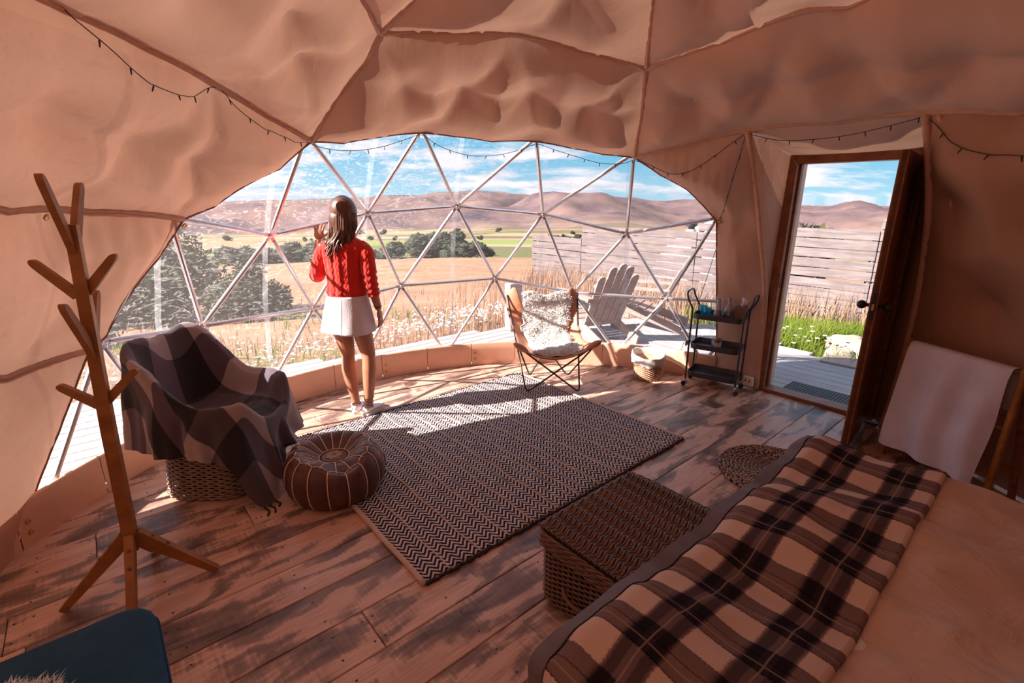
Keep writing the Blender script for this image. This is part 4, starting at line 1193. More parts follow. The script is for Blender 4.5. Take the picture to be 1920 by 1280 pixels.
for ph in (5.52, 5.58, 5.66, 3.55, 3.62):
    p = Vector(thr(ph / (2 * math.pi), 1.0)); mb = MB()
    q = [p, p + Vector((.03, -.01, -.03)), p + Vector((.05 + rt.uniform(-.02, .04), -.03 + rt.uniform(-.03, .02), -.06))]
    mb.tube([(a.x, a.y, max(.006, a.z)) for a in catmull(q, 5)], .005, 6); mb.build('tassel', MT['dark_core'], th_o)
# ================================================================== FUR helper (tufts of tapering locks)
def fur_on(fn, nfun, count, length, seed, lean=Vector((0, 0, -.4)), wid=.006):
    rg = random.Random(seed); mb = MB()
    for _ in range(count):
        s_, t = rg.random(), rg.random()
        p = Vector(fn(s_, t)); n = nfun(s_, t)
        d = (n + Vector((rg.uniform(-.7, .7), rg.uniform(-.7, .7), rg.uniform(-.5, .5))) + lean).normalized()
        L = length * rg.uniform(.55, 1.2); sd_ = d.orthogonal().normalized() * wid * rg.uniform(.7, 1.3); sd2 = d.cross(sd_)
        bend = Vector((rg.uniform(-1, 1), rg.uniform(-1, 1), -.6)) * L * .3
        q = p - d * L * .2; m = p + d * L * .5 + bend * .35; e = p + d * L + bend
        mb.add([q + sd_, q - sd_ * .5 + sd2 * .87, q - sd_ * .5 - sd2 * .87, m + sd_ * .7, m - sd_ * .35 + sd2 * .6, m - sd_ * .35 - sd2 * .6, e],
               [(0, 1, 4, 3), (1, 2, 5, 4), (2, 0, 3, 5), (3, 4, 6), (4, 5, 6), (5, 3, 6)])
    return mb
# ================================================================== BLUE BENCH SEAT and its sheepskin
bu, bv = -.045, 1.655; SX, SY = .80, .62
bx_, by_ = uv2xy(bu - SX / 2, bv - SY / 2)
bb = thing('blue_seat', 'petrol blue wool upholstered seat with rounded corner beside the coat stand', 'seat', (bx_, by_, 0), TH)
def rbox(w_, d_, h, r, z0):
    """soft cushion: rounded in plan and on its edges"""
    def fn(s_, t):
        P = PRB[int(round(s_ * (NPB))) % NPB]
        if t < .35: q = t / .35; k = q ** .6; zz = h - .012 + .012 * (1 - q * q); f = k * (1 - r * .8 / max(w_, d_))
        elif t < .6: q = (t - .35) / .25; a = q * math.pi / 2; f = 1 - r * .8 / max(w_, d_) * (1 - math.sin(a)); zz = h - .012 - r * .7 * (1 - math.cos(a))
        else: q = (t - .6) / .4; f = 1 + .01 * math.sin(q * math.pi); zz = lerp(h - .012 - r * .7, 0, q)
        return (P.x * f, P.y * f, z0 + zz)
    PRB = even(rrect(w_, d_, .07), 96); NPB = 96
    return MB().grid(fn, 96, 30, cu=True)
rbox(SX, SY, .185, .055, .30).build('cushion', MT['blue_felt'], bb)
P = even(rrect(SX + .004, SY + .004, .072), 120)
MB().tube([Vector((p.x, p.y, .425)) for p in P], .004, 5, closed=True).build('piping', MT['blue_felt'], bb)
MB().box((0, 0, .26), (SX - .06, SY - .06, .06), None, .01).build('seat_frame', MT['oak'], bb, smooth=False)
for sx in (-1, 1):
    for sy in (-1, 1): MB().lathe([(.013, 0), (.022, .24)], 10, (sx * (SX / 2 - .08), sy * (SY / 2 - .08), 0)).build('leg', MT['oak'], bb)
# sheepskin lying on it
fx, fy = uv2xy(-.46, 1.36)
fs_o = thing('sheepskin_pad', 'small white sheepskin lying on the blue seat', 'sheepskin', (fx, fy, .485), TH)
def f1(s_, t):
    a = 2 * math.pi * s_; r = .16 * t * (1 + .15 * math.sin(3 * a) + .06 * math.sin(7 * a)); return (r * 1.2 * math.cos(a), r * math.sin(a), .012 + .018 * (1 - t * t))
MB().grid(f1, 40, 10, cu=True).build('hide', MT['fur'], fs_o)
ff = fur_on(lambda s_, t: f1(s_, math.sqrt(t)), lambda s_, t: Vector((math.cos(2 * math.pi * s_) * .8, math.sin(2 * math.pi * s_) * .8, 1)).normalized(), 3000, .034, 3, Vector((0, 0, .0)), .0026).build('fleece', MT['fur'], fs_o)
ff['kind'] = 'stuff'

# ================================================================== BUTTERFLY CHAIR with sheepskin
bc = thing('butterfly_chair', 'tan leather butterfly chair on a black rod frame in front of the window', 'chair', (.34, 4.22, 0))
B0 = Vector((.34, 4.22, 0))
def bp(x, y, z): return Vector((x, y, z)) - B0
BL, BR = bp(-.055, 4.58, .80), bp(.625, 4.58, .80); FL, FR = bp(.035, 3.93, .455), bp(.735, 3.95, .475)
fLf, fRf, rLf, rRf = bp(.125, 4.0, .010), bp(.590, 4.0, .010), bp(.17, 4.42, .010), bp(.53, 4.42, .010)
def rod(a, foot, b, nm='frame_rod'):
    a_, b_ = Vector(a), Vector(b); f = Vector(foot)
    d1 = (a_ - f).normalized(); d2 = (b_ - f).normalized()
    P = [a_, f + d1 * .10, f + d1 * .045 + Vector((0, 0, .0)), f + (d1 + d2) * .012, f + d2 * .045, f + d2 * .10, b_]
    P = [Vector((p.x, p.y, max(p.z, .010))) for p in P]
    pts = [P[0]] + catmull(P[1:-1], 5) + [P[-1]]
    MB().tube(pts, .0075, 8).build(nm, MT['black_metal'], bc)
rod(BL + Vector((.01, -.03, -.03)), fLf, FR + Vector((-.02, .02, -.015))); rod(BR + Vector((-.01, -.03, -.03)), fRf, FL + Vector((.02, .02, -.015)))
rod(FL + Vector((.02, .03, -.015)), rLf, BR + Vector((-.02, -.02, -.04))); rod(FR + Vector((-.02, .03, -.015)), rRf, BL + Vector((.02, -.02, -.04)))
def qb(P, t):  # smooth curve through 3-4 points
    n = len(P) - 1; x = t * n; i = min(int(x), n - 1); f = x - i
    p0, p1, p2, p3 = P[max(i - 1, 0)], P[i], P[i + 1], P[min(i + 2, n)]
    return .5 * ((2 * p1) + (p2 - p0) * f + (2 * p0 - 5 * p1 + 4 * p2 - p3) * f * f + (3 * p1 - p0 - 3 * p2 + p3) * f ** 3)
Lc = [BL, bp(-.035, 4.47, .62), bp(.045, 4.22, .43), FL]; Rc = [BR, bp(.61, 4.47, .62), bp(.63, 4.22, .43), FR]
Mc = [bp(.285, 4.50, .56), bp(.30, 4.44, .44), bp(.335, 4.26, .315), bp(.38, 3.97, .325)]
def sling(s_, t, off=0.0):
    L, Rr, M = qb(Lc, t), qb(Rc, t), qb(Mc, t)
    w_ = 1 - abs(2 * s_ - 1) ** lerp(2.2, 2.0, min(1, t * 2))
    p = L.lerp(Rr, s_) + (M - (L + Rr) / 2) * w_
    q_ = min(s_, 1 - s_); k_ = math.exp(-(t / .16) ** 2)
    p.z += k_ * (.095 * math.exp(-((q_ - .13) / .085) ** 2) * 1.6 - .03 * math.exp(-(q_ / .05) ** 2))
    return p + Vector((0, -.25, 1)).normalized() * off
def slingn(s_, t):
    e = .01; a = sling(min(1, s_ + e), t) - sling(max(0, s_ - e), t); b = sling(s_, min(1, t + e)) - sling(s_, max(0, t - e))
    n = b.cross(a).normalized(); return n if n.dot(Vector((0, -.5, 1))) > 0 else -n
o = MB().grid(lambda s_, t: sling(s_, t), 44, 36).build('leather_sling', MT['leather_tan'], bc); addmod(o, 'SOLIDIFY', thickness=.006)
edge = [sling(i / 40, 0) for i in range(41)] + [sling(1, i / 30) for i in range(1, 31)] + [sling(1 - i / 40, 1) for i in range(1, 41)] + [sling(0, 1 - i / 30) for i in range(1, 30)]
MB().tube(edge, .0055, 6, closed=True).build('edge_binding', MT['hem'], bc)
for c, d in ((FL, Vector((.9, .3, -.2))), (FR, Vector((-.9, .3, -.2)))):     # folded corner pockets
    mb = MB(); mb.sphere(c + d * .045 + Vector((0, .01, -.012)), 1, 12, 8, (.075, .030, .028), Matrix.Rotation(.55 if c is FL else -.5, 3, 'Y')); mb.build('corner_pocket', MT['leather_tan'], bc)
sk = thing('sheepskin_rug', 'fluffy white sheepskin thrown over the butterfly chair', 'sheepskin', (.34, 4.22, 0))
def skf(s_, t):
    tt = lerp(.03, .93, t); wv_ = .035 * math.sin(t * 9) + .02 * math.sin(t * 23)
    lo, hi = .20 + wv_ - .03 * math.sin(math.pi * t), .84 + .8 * wv_ + .05 * math.sin(math.pi * t)
    ss = lerp(lo, hi, s_)
    e = math.sqrt(max(0, 1 - (2 * s_ - 1) ** 4)) * math.sqrt(max(0, 1 - (2 * t - 1) ** 6))
    p = sling(ss, tt) + slingn(ss, tt) * (.012 + .05 * e + .016 * noise.noise(Vector((s_ * 5, t * 6, 2))))
    if t < .42:
        k_ = smoothstep(.42, .02, t); p.z = lerp(p.z, B0.z + lerp(.80, .50, t / .42) + .02 * math.sin(s_ * 9), k_); p.y = lerp(p.y, lerp(4.50, 4.42, t / .42) - B0.y, k_ * .9)
    return p
def skn(s_, t):
    ss, tt = lerp(.2, .85, s_), lerp(.03, .95, t); n = slingn(ss, tt); return (n + Vector(((s_ - .5) * 1.0, 0, (.5 - t) * .5))).normalized()
MB().grid(skf, 40, 44).build('hide', MT['fur'], sk)
ff = fur_on(skf, skn, 4200, .030, 8, Vector((0, -.1, -.15)), .0055).build('fleece', MT['fur'], sk); ff['kind'] = 'stuff'

# ================================================================== WASTE BASKET
wb = thing('waste_basket', 'small tan wicker waste basket lined with a white plastic bag', 'waste basket', (1.29, 4.40, 0))
MB().lathe([(.108, .005), (.135, .20), (.128, .20), (.10, .012)], 28).build('core', MT['wicker_tan'], wb)
circ = lambda r, n=60: [Vector((r * math.cos(2 * math.pi * k / n), r * math.sin(2 * math.pi * k / n), 0)) for k in range(n)]
for k in range(19):
    z = .010 + k * .0108; weave_ring(circ(lerp(.112, .141, z / .21)), 40, .004, .0052, math.pi * (k % 2), 0, 5).build('weave_strand', MT['wicker_tan'], wb, loc=(0, 0, z))
MB().tube([p + Vector((0, 0, .215)) for p in circ(.142)], .008, 6, closed=True).build('rim', MT['wicker_tan'], wb)
def bagf(s_, t):
    a = 2 * math.pi * s_; w1 = noise.noise(Vector((math.cos(a) * 2, math.sin(a) * 2, t * 2)))
    tab = [(0, .150, .160), (.35, .158, .215), (.55, .155, .252), (.7, .150, .262), (.8, .138, .245), (1, .118, .12)]
    for (p, r0, z0), (q, r1, z1) in zip(tab, tab[1:]):
        if t <= q: f = (t - p) / (q - p); r, z = lerp(r0, r1, f), lerp(z0, z1, f); break
    r += .006 * math.sin(a * 11 + w1 * 4) * (1 - t) + .004 * w1; z += .018 * w1 * smoothstep(.2, .7, t) - .022 * (1 - t) * (w1 + .2) - .03 * smoothstep(.3, .7, t) * max(0, -math.sin(a + .1)) 
    return (r * math.cos(a), r * math.sin(a), z)
def bag_mat():
    m, nt, out = newmat('white_bin_liner')
    d = princ(nt, None, ramp(nt, noisetex(nt, coord(nt), 25, 3), [(.3, (.74, .70, .70)), (.7, (.9, .86, .86))]), .3, 0, bump(nt, noisetex(nt, coord(nt), 30, 4, .6, 1.), .5, .01), .5)
    t = nd(nt, 'ShaderNodeBsdfTransparent'); mx = nd(nt, 'ShaderNodeMixShader', {0: .28}); nt.links.new(d.outputs[0], mx.inputs[1]); nt.links.new(t.outputs[0], mx.inputs[2]); nt.links.new(mx.outputs[0], out.inputs[0]); return m
MB().grid(bagf, 72, 26, cu=True).build('bin_liner', bag_mat(), wb)

# ================================================================== TROLLEY and the things on it
TRX, TRY, TRA = 1.815, 4.165, R_(-36)
tr = thing('rolling_trolley', 'charcoal metal three-tier trolley on castors beside the door', 'trolley', (TRX, TRY, 0), TRA)
def tray(z):
    L, D, r = .405, .265, .045
    mb = MB()
    P = even(rrect(L, D, r), 56); Q = even(rrect(L - .012, D - .012, r - .006), 56); S = even(rrect(L - .03, D - .03, r - .01), 56)
    n = 56
    vs = [(p.x * .985, p.y * .98, 0) for p in P] + [(p.x, p.y, .045) for p in P] + [(p.x, p.y, .045) for p in Q] + [(p.x, p.y, .004) for p in S]
    fs = [tuple(range(n - 1, -1, -1)), tuple(range(3 * n, 4 * n))]
    for k in range(3): fs += [(k * n + i, k * n + (i + 1) % n, (k + 1) * n + (i + 1) % n, (k + 1) * n + i) for i in range(n)]
    mb.add(vs, fs); return mb.build('tray', MT['grey_metal'], tr, loc=(0, 0, z), auto=40)
trays = [tray(.105), tray(.365), tray(.635)]
for sx in (-1, 1):
    for sy in (-1, 1):
        mb = MB(); x, y = sx * .212, sy * .105
        pts = catmull([(x, y, .07), (x, y, .40), (x, y, .69), (x + sx * .008, y, .73), (x + sx * .045, y * .98, .80), (x + sx * .055, y * .9, .845), (x + sx * .057, y * .6, .862), (x + sx * .057, 0, .866)], 6)
        mb.tube(pts, .0085, 8); mb.build('side_tube', MT['grey_metal'], tr)
        c = MB(); c.tube([(x, y, .072), (x, y, .05)], .009, 8)
        c.bar((x - .012, y - .012, .05), (x + .02, y + .01, .032), .026, .006); forks = c.build('castor', MT['chrome'], tr)
        wq = Matrix.Translation((x + sx * .012, y - .004, .024)) @ Matrix.Rotation(math.pi / 2, 4, 'Y') @ Matrix.Rotation(.5, 4, 'X')
        w_ = MB(); w_.lathe([(.008, -.011), (.020, -.011), (.0235, -.007), (.0235, .007), (.020, .011), (.008, .011)], 18, xf=wq); w_.build('wheel', MT['black_plastic'], forks, auto=40)
MB().box((-.232, -.105, .40), (.012, .05, .045), None, .002).build('tag_plate', MT['grey_metal'], tr, smooth=False)
def on_tray(x, y): 
    c, s_ = math.cos(TRA), math.sin(TRA); return (TRX + x * c - y * s_, TRY + x * s_ + y * c)
ZT = .639
def tumbler(x, y, label):
    px_, py_ = on_tray(x, y)
    t = thing('drinking_glass', label, 'glass', (px_, py_, ZT), 0, 'teal glasses on the trolley')
    MB().lathe([(0, .004), (.026, .004), (.030, .03), (.034, .088), (.031, .088), (.027, .03), (.023, .014), (0, .014)], 24).build('glass_body', MT['teal_glass'], t)
    MB().tube([(.0325 * math.cos(a), .0325 * math.sin(a), .086) for a in [i * math.pi / 12 for i in range(24)]], .0025, 5, closed=True).build('rim', MT['teal_glass'], t)
    MB().lathe([(0, .0), (.026, .0), (.027, .008), (0, .012)], 24).build('foot', MT['teal_glass'], t)
tumbler(-.158, .03, 'teal glass tumbler on the trolley top, farther from the carafes'); tumbler(-.104, -.03, 'teal glass tumbler on the trolley top, closer to the carafes')
def carafe(x, y, label):
    px_, py_ = on_tray(x, y)
    t = thing('glass_carafe', label, 'carafe', (px_, py_, ZT), 0, 'carafes on the trolley')
    MB().lathe([(0, .003), (.050, .003), (.050, .02), (.042, .07), (.026, .125), (.021, .145), (.028, .180), (.0265, .180), (.0195, .145), (.024, .125), (.040, .07), (.047, .02), (.04, .009), (0, .008)], 28).build('glass_body', MT['glass'], t)
    MB().lathe([(0, .010), (.046, .010), (.0455, .02), (.0375, .078), (0, .078)], 24).build('water', MT['glass'], t)
    MB().tube([(.0275 * math.cos(a), .0275 * math.sin(a), .18) for a in [i * math.pi / 12 for i in range(24)]], .002, 5, closed=True).build('lip', MT['glass'], t)
carafe(-.008, -.045, 'clear glass carafe of water next to the teal tumblers'); carafe(.066, .018, 'clear glass carafe of water in front of the tissue box')
px_, py_ = on_tray(.148, .055)
tb = thing('tissue_box', 'brown tissue box with a white tissue pulled up on the trolley', 'tissue box', (px_, py_, ZT), TRA)
MB().box((0, 0, .06), (.085, .10, .115), None, .004).build('carton', MT['cardboard'], tb, smooth=False)
def tis(s_, t): return (lerp(-.035, .03, s_) + .02 * t, .02 * math.sin(s_ * 7) * (1 - t * .3) + .012 * math.sin(t * 5 + s_ * 3), .118 + .075 * t * (1 - .5 * abs(s_ - .35)))
o = MB().grid(tis, 14, 10).build('tissue', MT['white_cloth'], tb)
px_, py_ = on_tray(.0, -.01)
cj = thing('candle_jar', 'glass candle jar with a copper lid on the middle trolley shelf', 'candle', (px_, py_, .369), 0)
MB().lathe([(0, .002), (.042, .002), (.044, .01), (.044, .078), (.041, .078), (.041, .01), (0, .008)], 26).build('jar', MT['glass'], cj)
MB().lathe([(0, .009), (.0405, .009), (.0405, .055), (0, .055)], 24).build('wax', simple('pale_wax', (.55, .47, .42), .5), cj)
MB().lathe([(0, .074), (.045, .074), (.045, .086), (.041, .09), (0, .09)], 26).build('lid', simple('copper_lid', (.55, .27, .15), .35, .8), cj)
MB().grid(lambda s_, t: (.0446 * math.cos(-2.5 + 1.5 * s_ + TRA * 0), .0446 * math.sin(-2.5 + 1.5 * s_), lerp(.022, .058, t)), 10, 3).build('paper_label', simple('cream_label', (.62, .54, .48), .7), cj)
# power socket on the wall foot by the door frame
so = thing('power_socket', 'beige socket plate low on the canvas beside the door frame', 'socket', (2.085, 4.06, .055), R_(-50))
MB().box((0, 0, .04), (.085, .03, .085), None, .006).build('plate', MT['white_plastic'], so, smooth=False)
for x in (-.018, .018): MB().box((x, -.016, .045), (.008, .004, .02), None, 0).build('slot', MT['black_plastic'], so, smooth=False)

# ================================================================== TOWEL RACK and towel
A0, A1 = Vector((2.50, 2.955, 0)), Vector((2.64, 2.375, 0)); ax = (A1 - A0).normalized(); an = Vector((ax.y, -ax.x, 0)); an = an if an.x < 0 else -an
tw = thing('towel_rack', 'folding wooden towel rack standing in the corner behind the door', 'towel rack', tuple(A0))
TZ = .80
for off, lean in ((0, -.02), (-.05, -.17)):
    for e in (A0, A1):
        a = e + an * (off * .2) - A0; b = a + an * lean * (1 if off else 0)
        foot = e - A0 + an * (.02 if not off else -.20); top = e - A0 + Vector((0, 0, TZ)) + an * (0 if not off else -.03)
        MB().bar(foot, top, .030, .030, .005, ax).build('rail', MT['redwood'] if off else MT['oak'], tw, smooth=False)
    for z in ((.18, .46, .78) if not off else (.2, .5)):
        f = z / TZ; p = an * (.02 * (1 - f) if not off else lerp(-.20, -.03, f)) + Vector((0, 0, z))
        MB().tube([p, p + (A1 - A0)], .010, 8).build('rung', MT['oak'], tw)
tl = thing('bath_towel', 'large white bath towel hung over the wooden towel rack', 'towel', tuple(A0))
Lr = (A1 - A0).length
def towf(s_, t):
    x = lerp(.035, Lr - .03, s_); z0 = .795
    L = (t - .28) * .98
    if abs(L) < .03: q = L / .03; dz = -.004 * q * q; dn = q * .018
    else: q = math.copysign(1, L); dz = -.004 - (abs(L) - .03); dn = q * (.018 + .015 * min(1, (abs(L) - .03) * 2))
    k = min(1, abs(L) * 3)
    dn += k * (.012 * math.sin(s_ * 15 + 1.5 * math.sin(L * 4)) + .010 * noise.noise(Vector((s_ * 4, L * 3, 1)))) + (.02 * smoothstep(.3, .7, L) if L > 0 else 0)
    return ax * x + an * (dn * (1.6 if L > 0 else 1) + (.022 if L > 0 else -.012) * min(1, abs(L) * 12)) + Vector((0, 0, z0 + dz + .004))
MB().grid(towf, 60, 60).build('terry_cloth', MT['towel'], tl)

# ================================================================== ROUND BRAIDED MAT
rm = thing('round_mat', 'round black and beige braided mat on the floor beside the bed', 'mat', (1.645, 2.70, 0))
def braid_mat():
    m, nt, out = newmat('braided_jute'); c = coord(nt); s = sep(nt, c)
    a = mth(nt, 'ARCTAN2', s[1], s[0]); r = mth(nt, 'SQRT', mth(nt, 'ADD', mth(nt, 'MULTIPLY', s[0], s[0]), mth(nt, 'MULTIPLY', s[1], s[1])))
    k = noisetex(nt, comb(nt, mth(nt, 'MULTIPLY', a, 22.0), mth(nt, 'MULTIPLY', r, 90.0), 0.0), 1.0, 3, .6)
    col = ramp(nt, k, [(.46, (0.035, 0.022, 0.022)), (.54, (0.50, 0.34, 0.26))])
    princ(nt, out, col, .95, 0, bump(nt, k, .6, .006), .1); return m
MT['braid'] = braid_mat()
for k in range(14):
    r = .022 + k * .0235
    n = max(24, int(r * 300))
    MB().tube([(r * math.cos(2 * math.pi * i / n), r * math.sin(2 * math.pi * i / n), .0125 + .0018 * math.sin(i * 1.4)) for i in range(n)], .0125, 6, closed=True).build('braid_ring', MT['braid'], rm)

# ================================================================== STRING LIGHTS along the canvas
sl = thing('string_lights', 'thin dark string of tiny fairy lights looped along the canvas seams', 'string lights')
LP = [[(-93.6,44.4),(-91.7,44.9),(-85.9,46.4),(-82.1,47.1),(-74.4,47.8),(-69.6,46.9),(-66.1,48.5),(-61.2,50.2),(-57.6,51.0),(-54.3,52.0),(-50.2,52.6)],
      [(-50.2,52.7),(-46,53.2),(-41,53.0),(-36,52.0),(-32,50.6),(-28.4,49.8),(-24,51.6),(-18,53.0),(-12,52.9),(-7,51.9),(-3.1,50.8),(3,52.3),(10,54.2),(15,54.6),(18.1,54.0)],
      [(18.1,54.2),(23,55.2),(28,55.0),(33,53.4),(37,51.6),(40.4,50.2)], [(40.2,50.4),(39,54),(37.6,58.5),(36,63),(34.4,66)],
      [(40.8,50.2),(46,51.6),(52,51.9),(58,51.7),(64,51.0),(68.5,50.4)], [(68.9,50.8),(73,53.0),(78,54.4),(84,54.8),(92,54.0)]]
rl = random.Random(9)
kdl = kdtree.KDTree(len(V_)); holes = {i for f, g_ in zip(F_, reg_) if g_ in drop_ for i in f} - {i for f, g_ in zip(F_, reg_) if g_ not in drop_ for i in f}
for i, c in enumerate(V_): kdl.insert((c.x, c.y, 0), i)
kdl.balance()
def hang(ch):
    out = []
    for q in catmull([(*chart(*p), 0) for p in ch], 6):
        i = kdl.find((q.x, q.y, 0))[1]; az_, pol_ = from_chart(Vector((q.x, q.y)))
        rr_ = (co_[i] - DC); rr_ = math.sqrt(rr_.x ** 2 + (rr_.y / (DK if rr_.y < 0 else 1)) ** 2 + rr_.z ** 2)
        out.append(dome(az_, pol_, DR - .05 if i in holes else rr_ - .012))
    return [out[0]] + [(a + 2 * b + c) / 4 for a, b, c in zip(out, out[1:], out[2:])] + [out[-1]]
MT['bulb'] = simple('smoked_bulb', (.04, .03, .03), .3)
for ch in LP:
    pts = hang(ch)
    MB().tube(pts, .0022, 4).build('cable', MT['black_plastic'], sl)
    acc = 0
    for a, b in zip(pts, pts[1:]):
        acc += (b - a).length
        if acc > .125:
            acc = 0; d = Vector((rl.uniform(-.5, .5), rl.uniform(-.5, .5), -1)).normalized()
            MB().tube([b, b + d * .008, b + d * .024, b + d * .030], [.0025, .0040, .0032, .001], 6).build('bulb', MT['bulb'], sl)
# ================================================================== FENCE
fe = thing('plank_fence', 'grey weathered horizontal plank fence stepping up across the grass', 'fence')
FD = Vector((.66, -.75, 0)).normalized(); F0 = Vector((1.65, 11.8, 0)); FN = Vector((-FD.y, FD.x, 0)); FN = FN if FN.y < 0 else -FN
rq = random.Random(21)
for s0, s1, top in ((-1.70, 0, .72), (0, 2.9, 1.02), (2.9, 5.8, 1.18), (5.8, 8.9, 1.34), (8.9, 12.0, 1.45)):
    for k in range(11):
        z = top - .078 - k * .158; a = F0 + FD * (s0 + .006); b = F0 + FD * (s1 - .006)
        off = FN * rq.uniform(-.008, .008); tilt = rq.uniform(-.012, .012)
        MB().bar((a.x + off.x, a.y + off.y, z + tilt), (b.x + off.x, b.y + off.y, z - tilt), .028, .143 + rq.uniform(-.004, .006), .004).build('slat', MT['fence'], fe, smooth=False)
    for s_ in (s0 + .04, (s0 + s1) / 2, s1 - .04):
        p = F0 + FD * s_ - FN * .06; MB().box((p.x, p.y, top / 2 - .85), (.09, .09, top + 1.7 - .06), None, .005).build('post', MT['fence'], fe, smooth=False)
# ================================================================== ADIRONDACK CHAIRS
def adirondack(label):
    t = thing('adirondack_chair', label, 'chair', group='deck chairs on the terrace')
    m = MT['adirondack']
    seatp = lambda y: .365 - (.30 - y) * .30          # seat height along depth
    for k in range(5):
        y = .28 - k * .112; MB().box((0, y, seatp(y) + .012), (.54, .10, .022), Matrix.Rotation(.29, 3, 'X'), .004).build('seat_slat', m, t, smooth=False)
    for sx in (-1, 1):
        MB().bar((sx * .255, .33, .33), (sx * .255, -.60, .045), .028, .11, .006).build('rear_leg', m, t, smooth=False)
        MB().box((sx * .290, .27, .27), (.03, .10, .54), None, .005).build('front_leg', m, t, smooth=False)
        mb = MB(); prof = [(-.42, .05), (-.30, .062), (.10, .075), (.32, .085), (.38, .060), (.40, .03)]
        poly = [(sx * (.31 + w_ * .7), y) for y, w_ in prof] + [(sx * (.31 - w_), y) for y, w_ in prof[::-1]]
        if sx < 0: poly = poly[::-1]
        mb.prism(poly, .540, .563); mb.build('armrest', m, t, smooth=False)
    MB().box((0, -.36, .525), (.66, .05, .03), None, .004).build('back_brace', m, t, smooth=False)
    MB().box((0, -.22, .215), (.54, .05, .06), None, .004).build('lower_brace', m, t, smooth=False)
    q = Matrix.Rotation(R_(-26), 4, 'X')
    q = Matrix.Translation((0, -.215, .20)) @ Matrix.Rotation(R_(26), 4, 'X')
    for k in range(5):
        x = (k - 2) * .106; fan = (k - 2) * .010; L = (.86, .82, .70)[abs(k - 2)]
        w_ = .049; pts = [(x - w_, 0), (x + w_, 0), (x + w_ + fan, L - .05), (x + w_ * .75 + fan, L - .018), (x + fan + w_ * .3, L), (x + fan - w_ * .3, L), (x - w_ * .75 + fan, L - .018), (x - w_ + fan, L - .05)]
        n = len(pts); vs = [(a, -.011, b) for a, b in pts] + [(a, .011, b) for a, b in pts]
        fs = [tuple(range(n)), tuple(range(2 * n - 1, n - 1, -1))] + [(i, n + i, n + (i + 1) % n, (i + 1) % n) for i in range(n)]
        MB().add(vs, fs, q).build('back_slat', m, t, smooth=False)
    return t
a1 = adirondack('grey wooden slatted deck chair with its back turned to the dome'); a1.location = (1.02, 6.06, DZ); a1.rotation_euler[2] = R_(24)
a2 = dup(a1, (1.76, 6.58, DZ), R_(62), 'grey wooden slatted deck chair seen side-on close to the fence')
# ================================================================== SMALL OUTDOOR THINGS
po = MB().box((0, 0, .28), (.21, .12, .62), Matrix.Rotation(TH, 3, 'Z'), .008).build('deck_post', MT['deck'], None, smooth=False, loc=(.02, 6.30, 0)); tag(po, 'short square weathered post at the deck edge behind the butterfly chair', 'post')
dm = thing('door_mat', 'black rubber door mat with raised dots outside the threshold', 'door mat', tuple(JL + DD * .43 + DNRM * .30 + Vector((0, 0, DZ))), math.atan2(DD.y, DD.x))
MB().box((0, 0, .006), (.66, .34, .012), None, .003).build('mat_base', MT['black_plastic'], dm, smooth=False)
mb = MB()
for i in range(26):
    for j in range(13): mb.lathe([(.0055, .012), (.004, .0165), (0, .0165)], 6, (-.315 + i * .0252, -.155 + j * .0258 + (.0129 if i % 2 else 0) * (1 if j < 12 else 0), 0))
o = mb.build('raised_dots', simple('rubber_dots', (.09, .08, .11), .6), dm); o['kind'] = 'stuff'
bdv = thing('timber_board', 'flat brown timber board lying on the terrace edge by the stones', 'board', (3.62, 4.86, DZ), math.atan2(DD.y, DD.x) + .05)
MB().box((0, 0, .012), (.62, .34, .022), None, .004).build('board', MT['adirondack'], bdv, smooth=False)
MT['stone'] = simple('pale_stone', (0.36, 0.285, 0.24), .9, var=.18, scale=6, bmp=.6, bscale=12)
rs_ = random.Random(6)
def stone(x, y, sx, sy, h, lab, rot):
    t = thing('path_stone', lab, 'stone', (x, y, -.10), rot)
    mb = MB(); mb.sphere((0, 0, 0), 1, 20, 12, (sx, sy, h))
    mb.v = [tuple(Vector(p) * (1 + .16 * noise.noise(Vector(p) * (2.2 / max(sx, sy)) + Vector((x, y, 0))))) for p in mb.v]
    mb.v = [(p[0], p[1], min(p[2], h * .72) + .01 * noise.noise(Vector(p) * 9)) for p in mb.v]
    mb.build('rock', MT['stone'], t)
stone(3.72, 5.30, .20, .14, .14, 'rounded grey stone at the terrace corner by the grass', .3)
stone(4.28, 5.35, .55, .42, .16, 'broad flat pale stone forming the path outside the door', -.4)
stone(4.12, 5.80, .26, .17, .15, 'small rounded stone beside the broad path stone', .2)
stone(4.70, 5.95, .34, .22, .17, 'upper flat stone of the path nearest the fence', .5)
stone(4.95, 5.25, .45, .40, .15, 'pale path stone past the door edge', .1)
gr_ = MB().tube(catmull([tuple(dome(35.5, 66, DR + .05)), (1.86, 4.75, .75), (1.93, 5.35, -.03)], 8), .003, 5).build('guy_rope', MT['black_plastic'], None); tag(gr_, 'thin dark guy rope running down outside the window', 'rope')
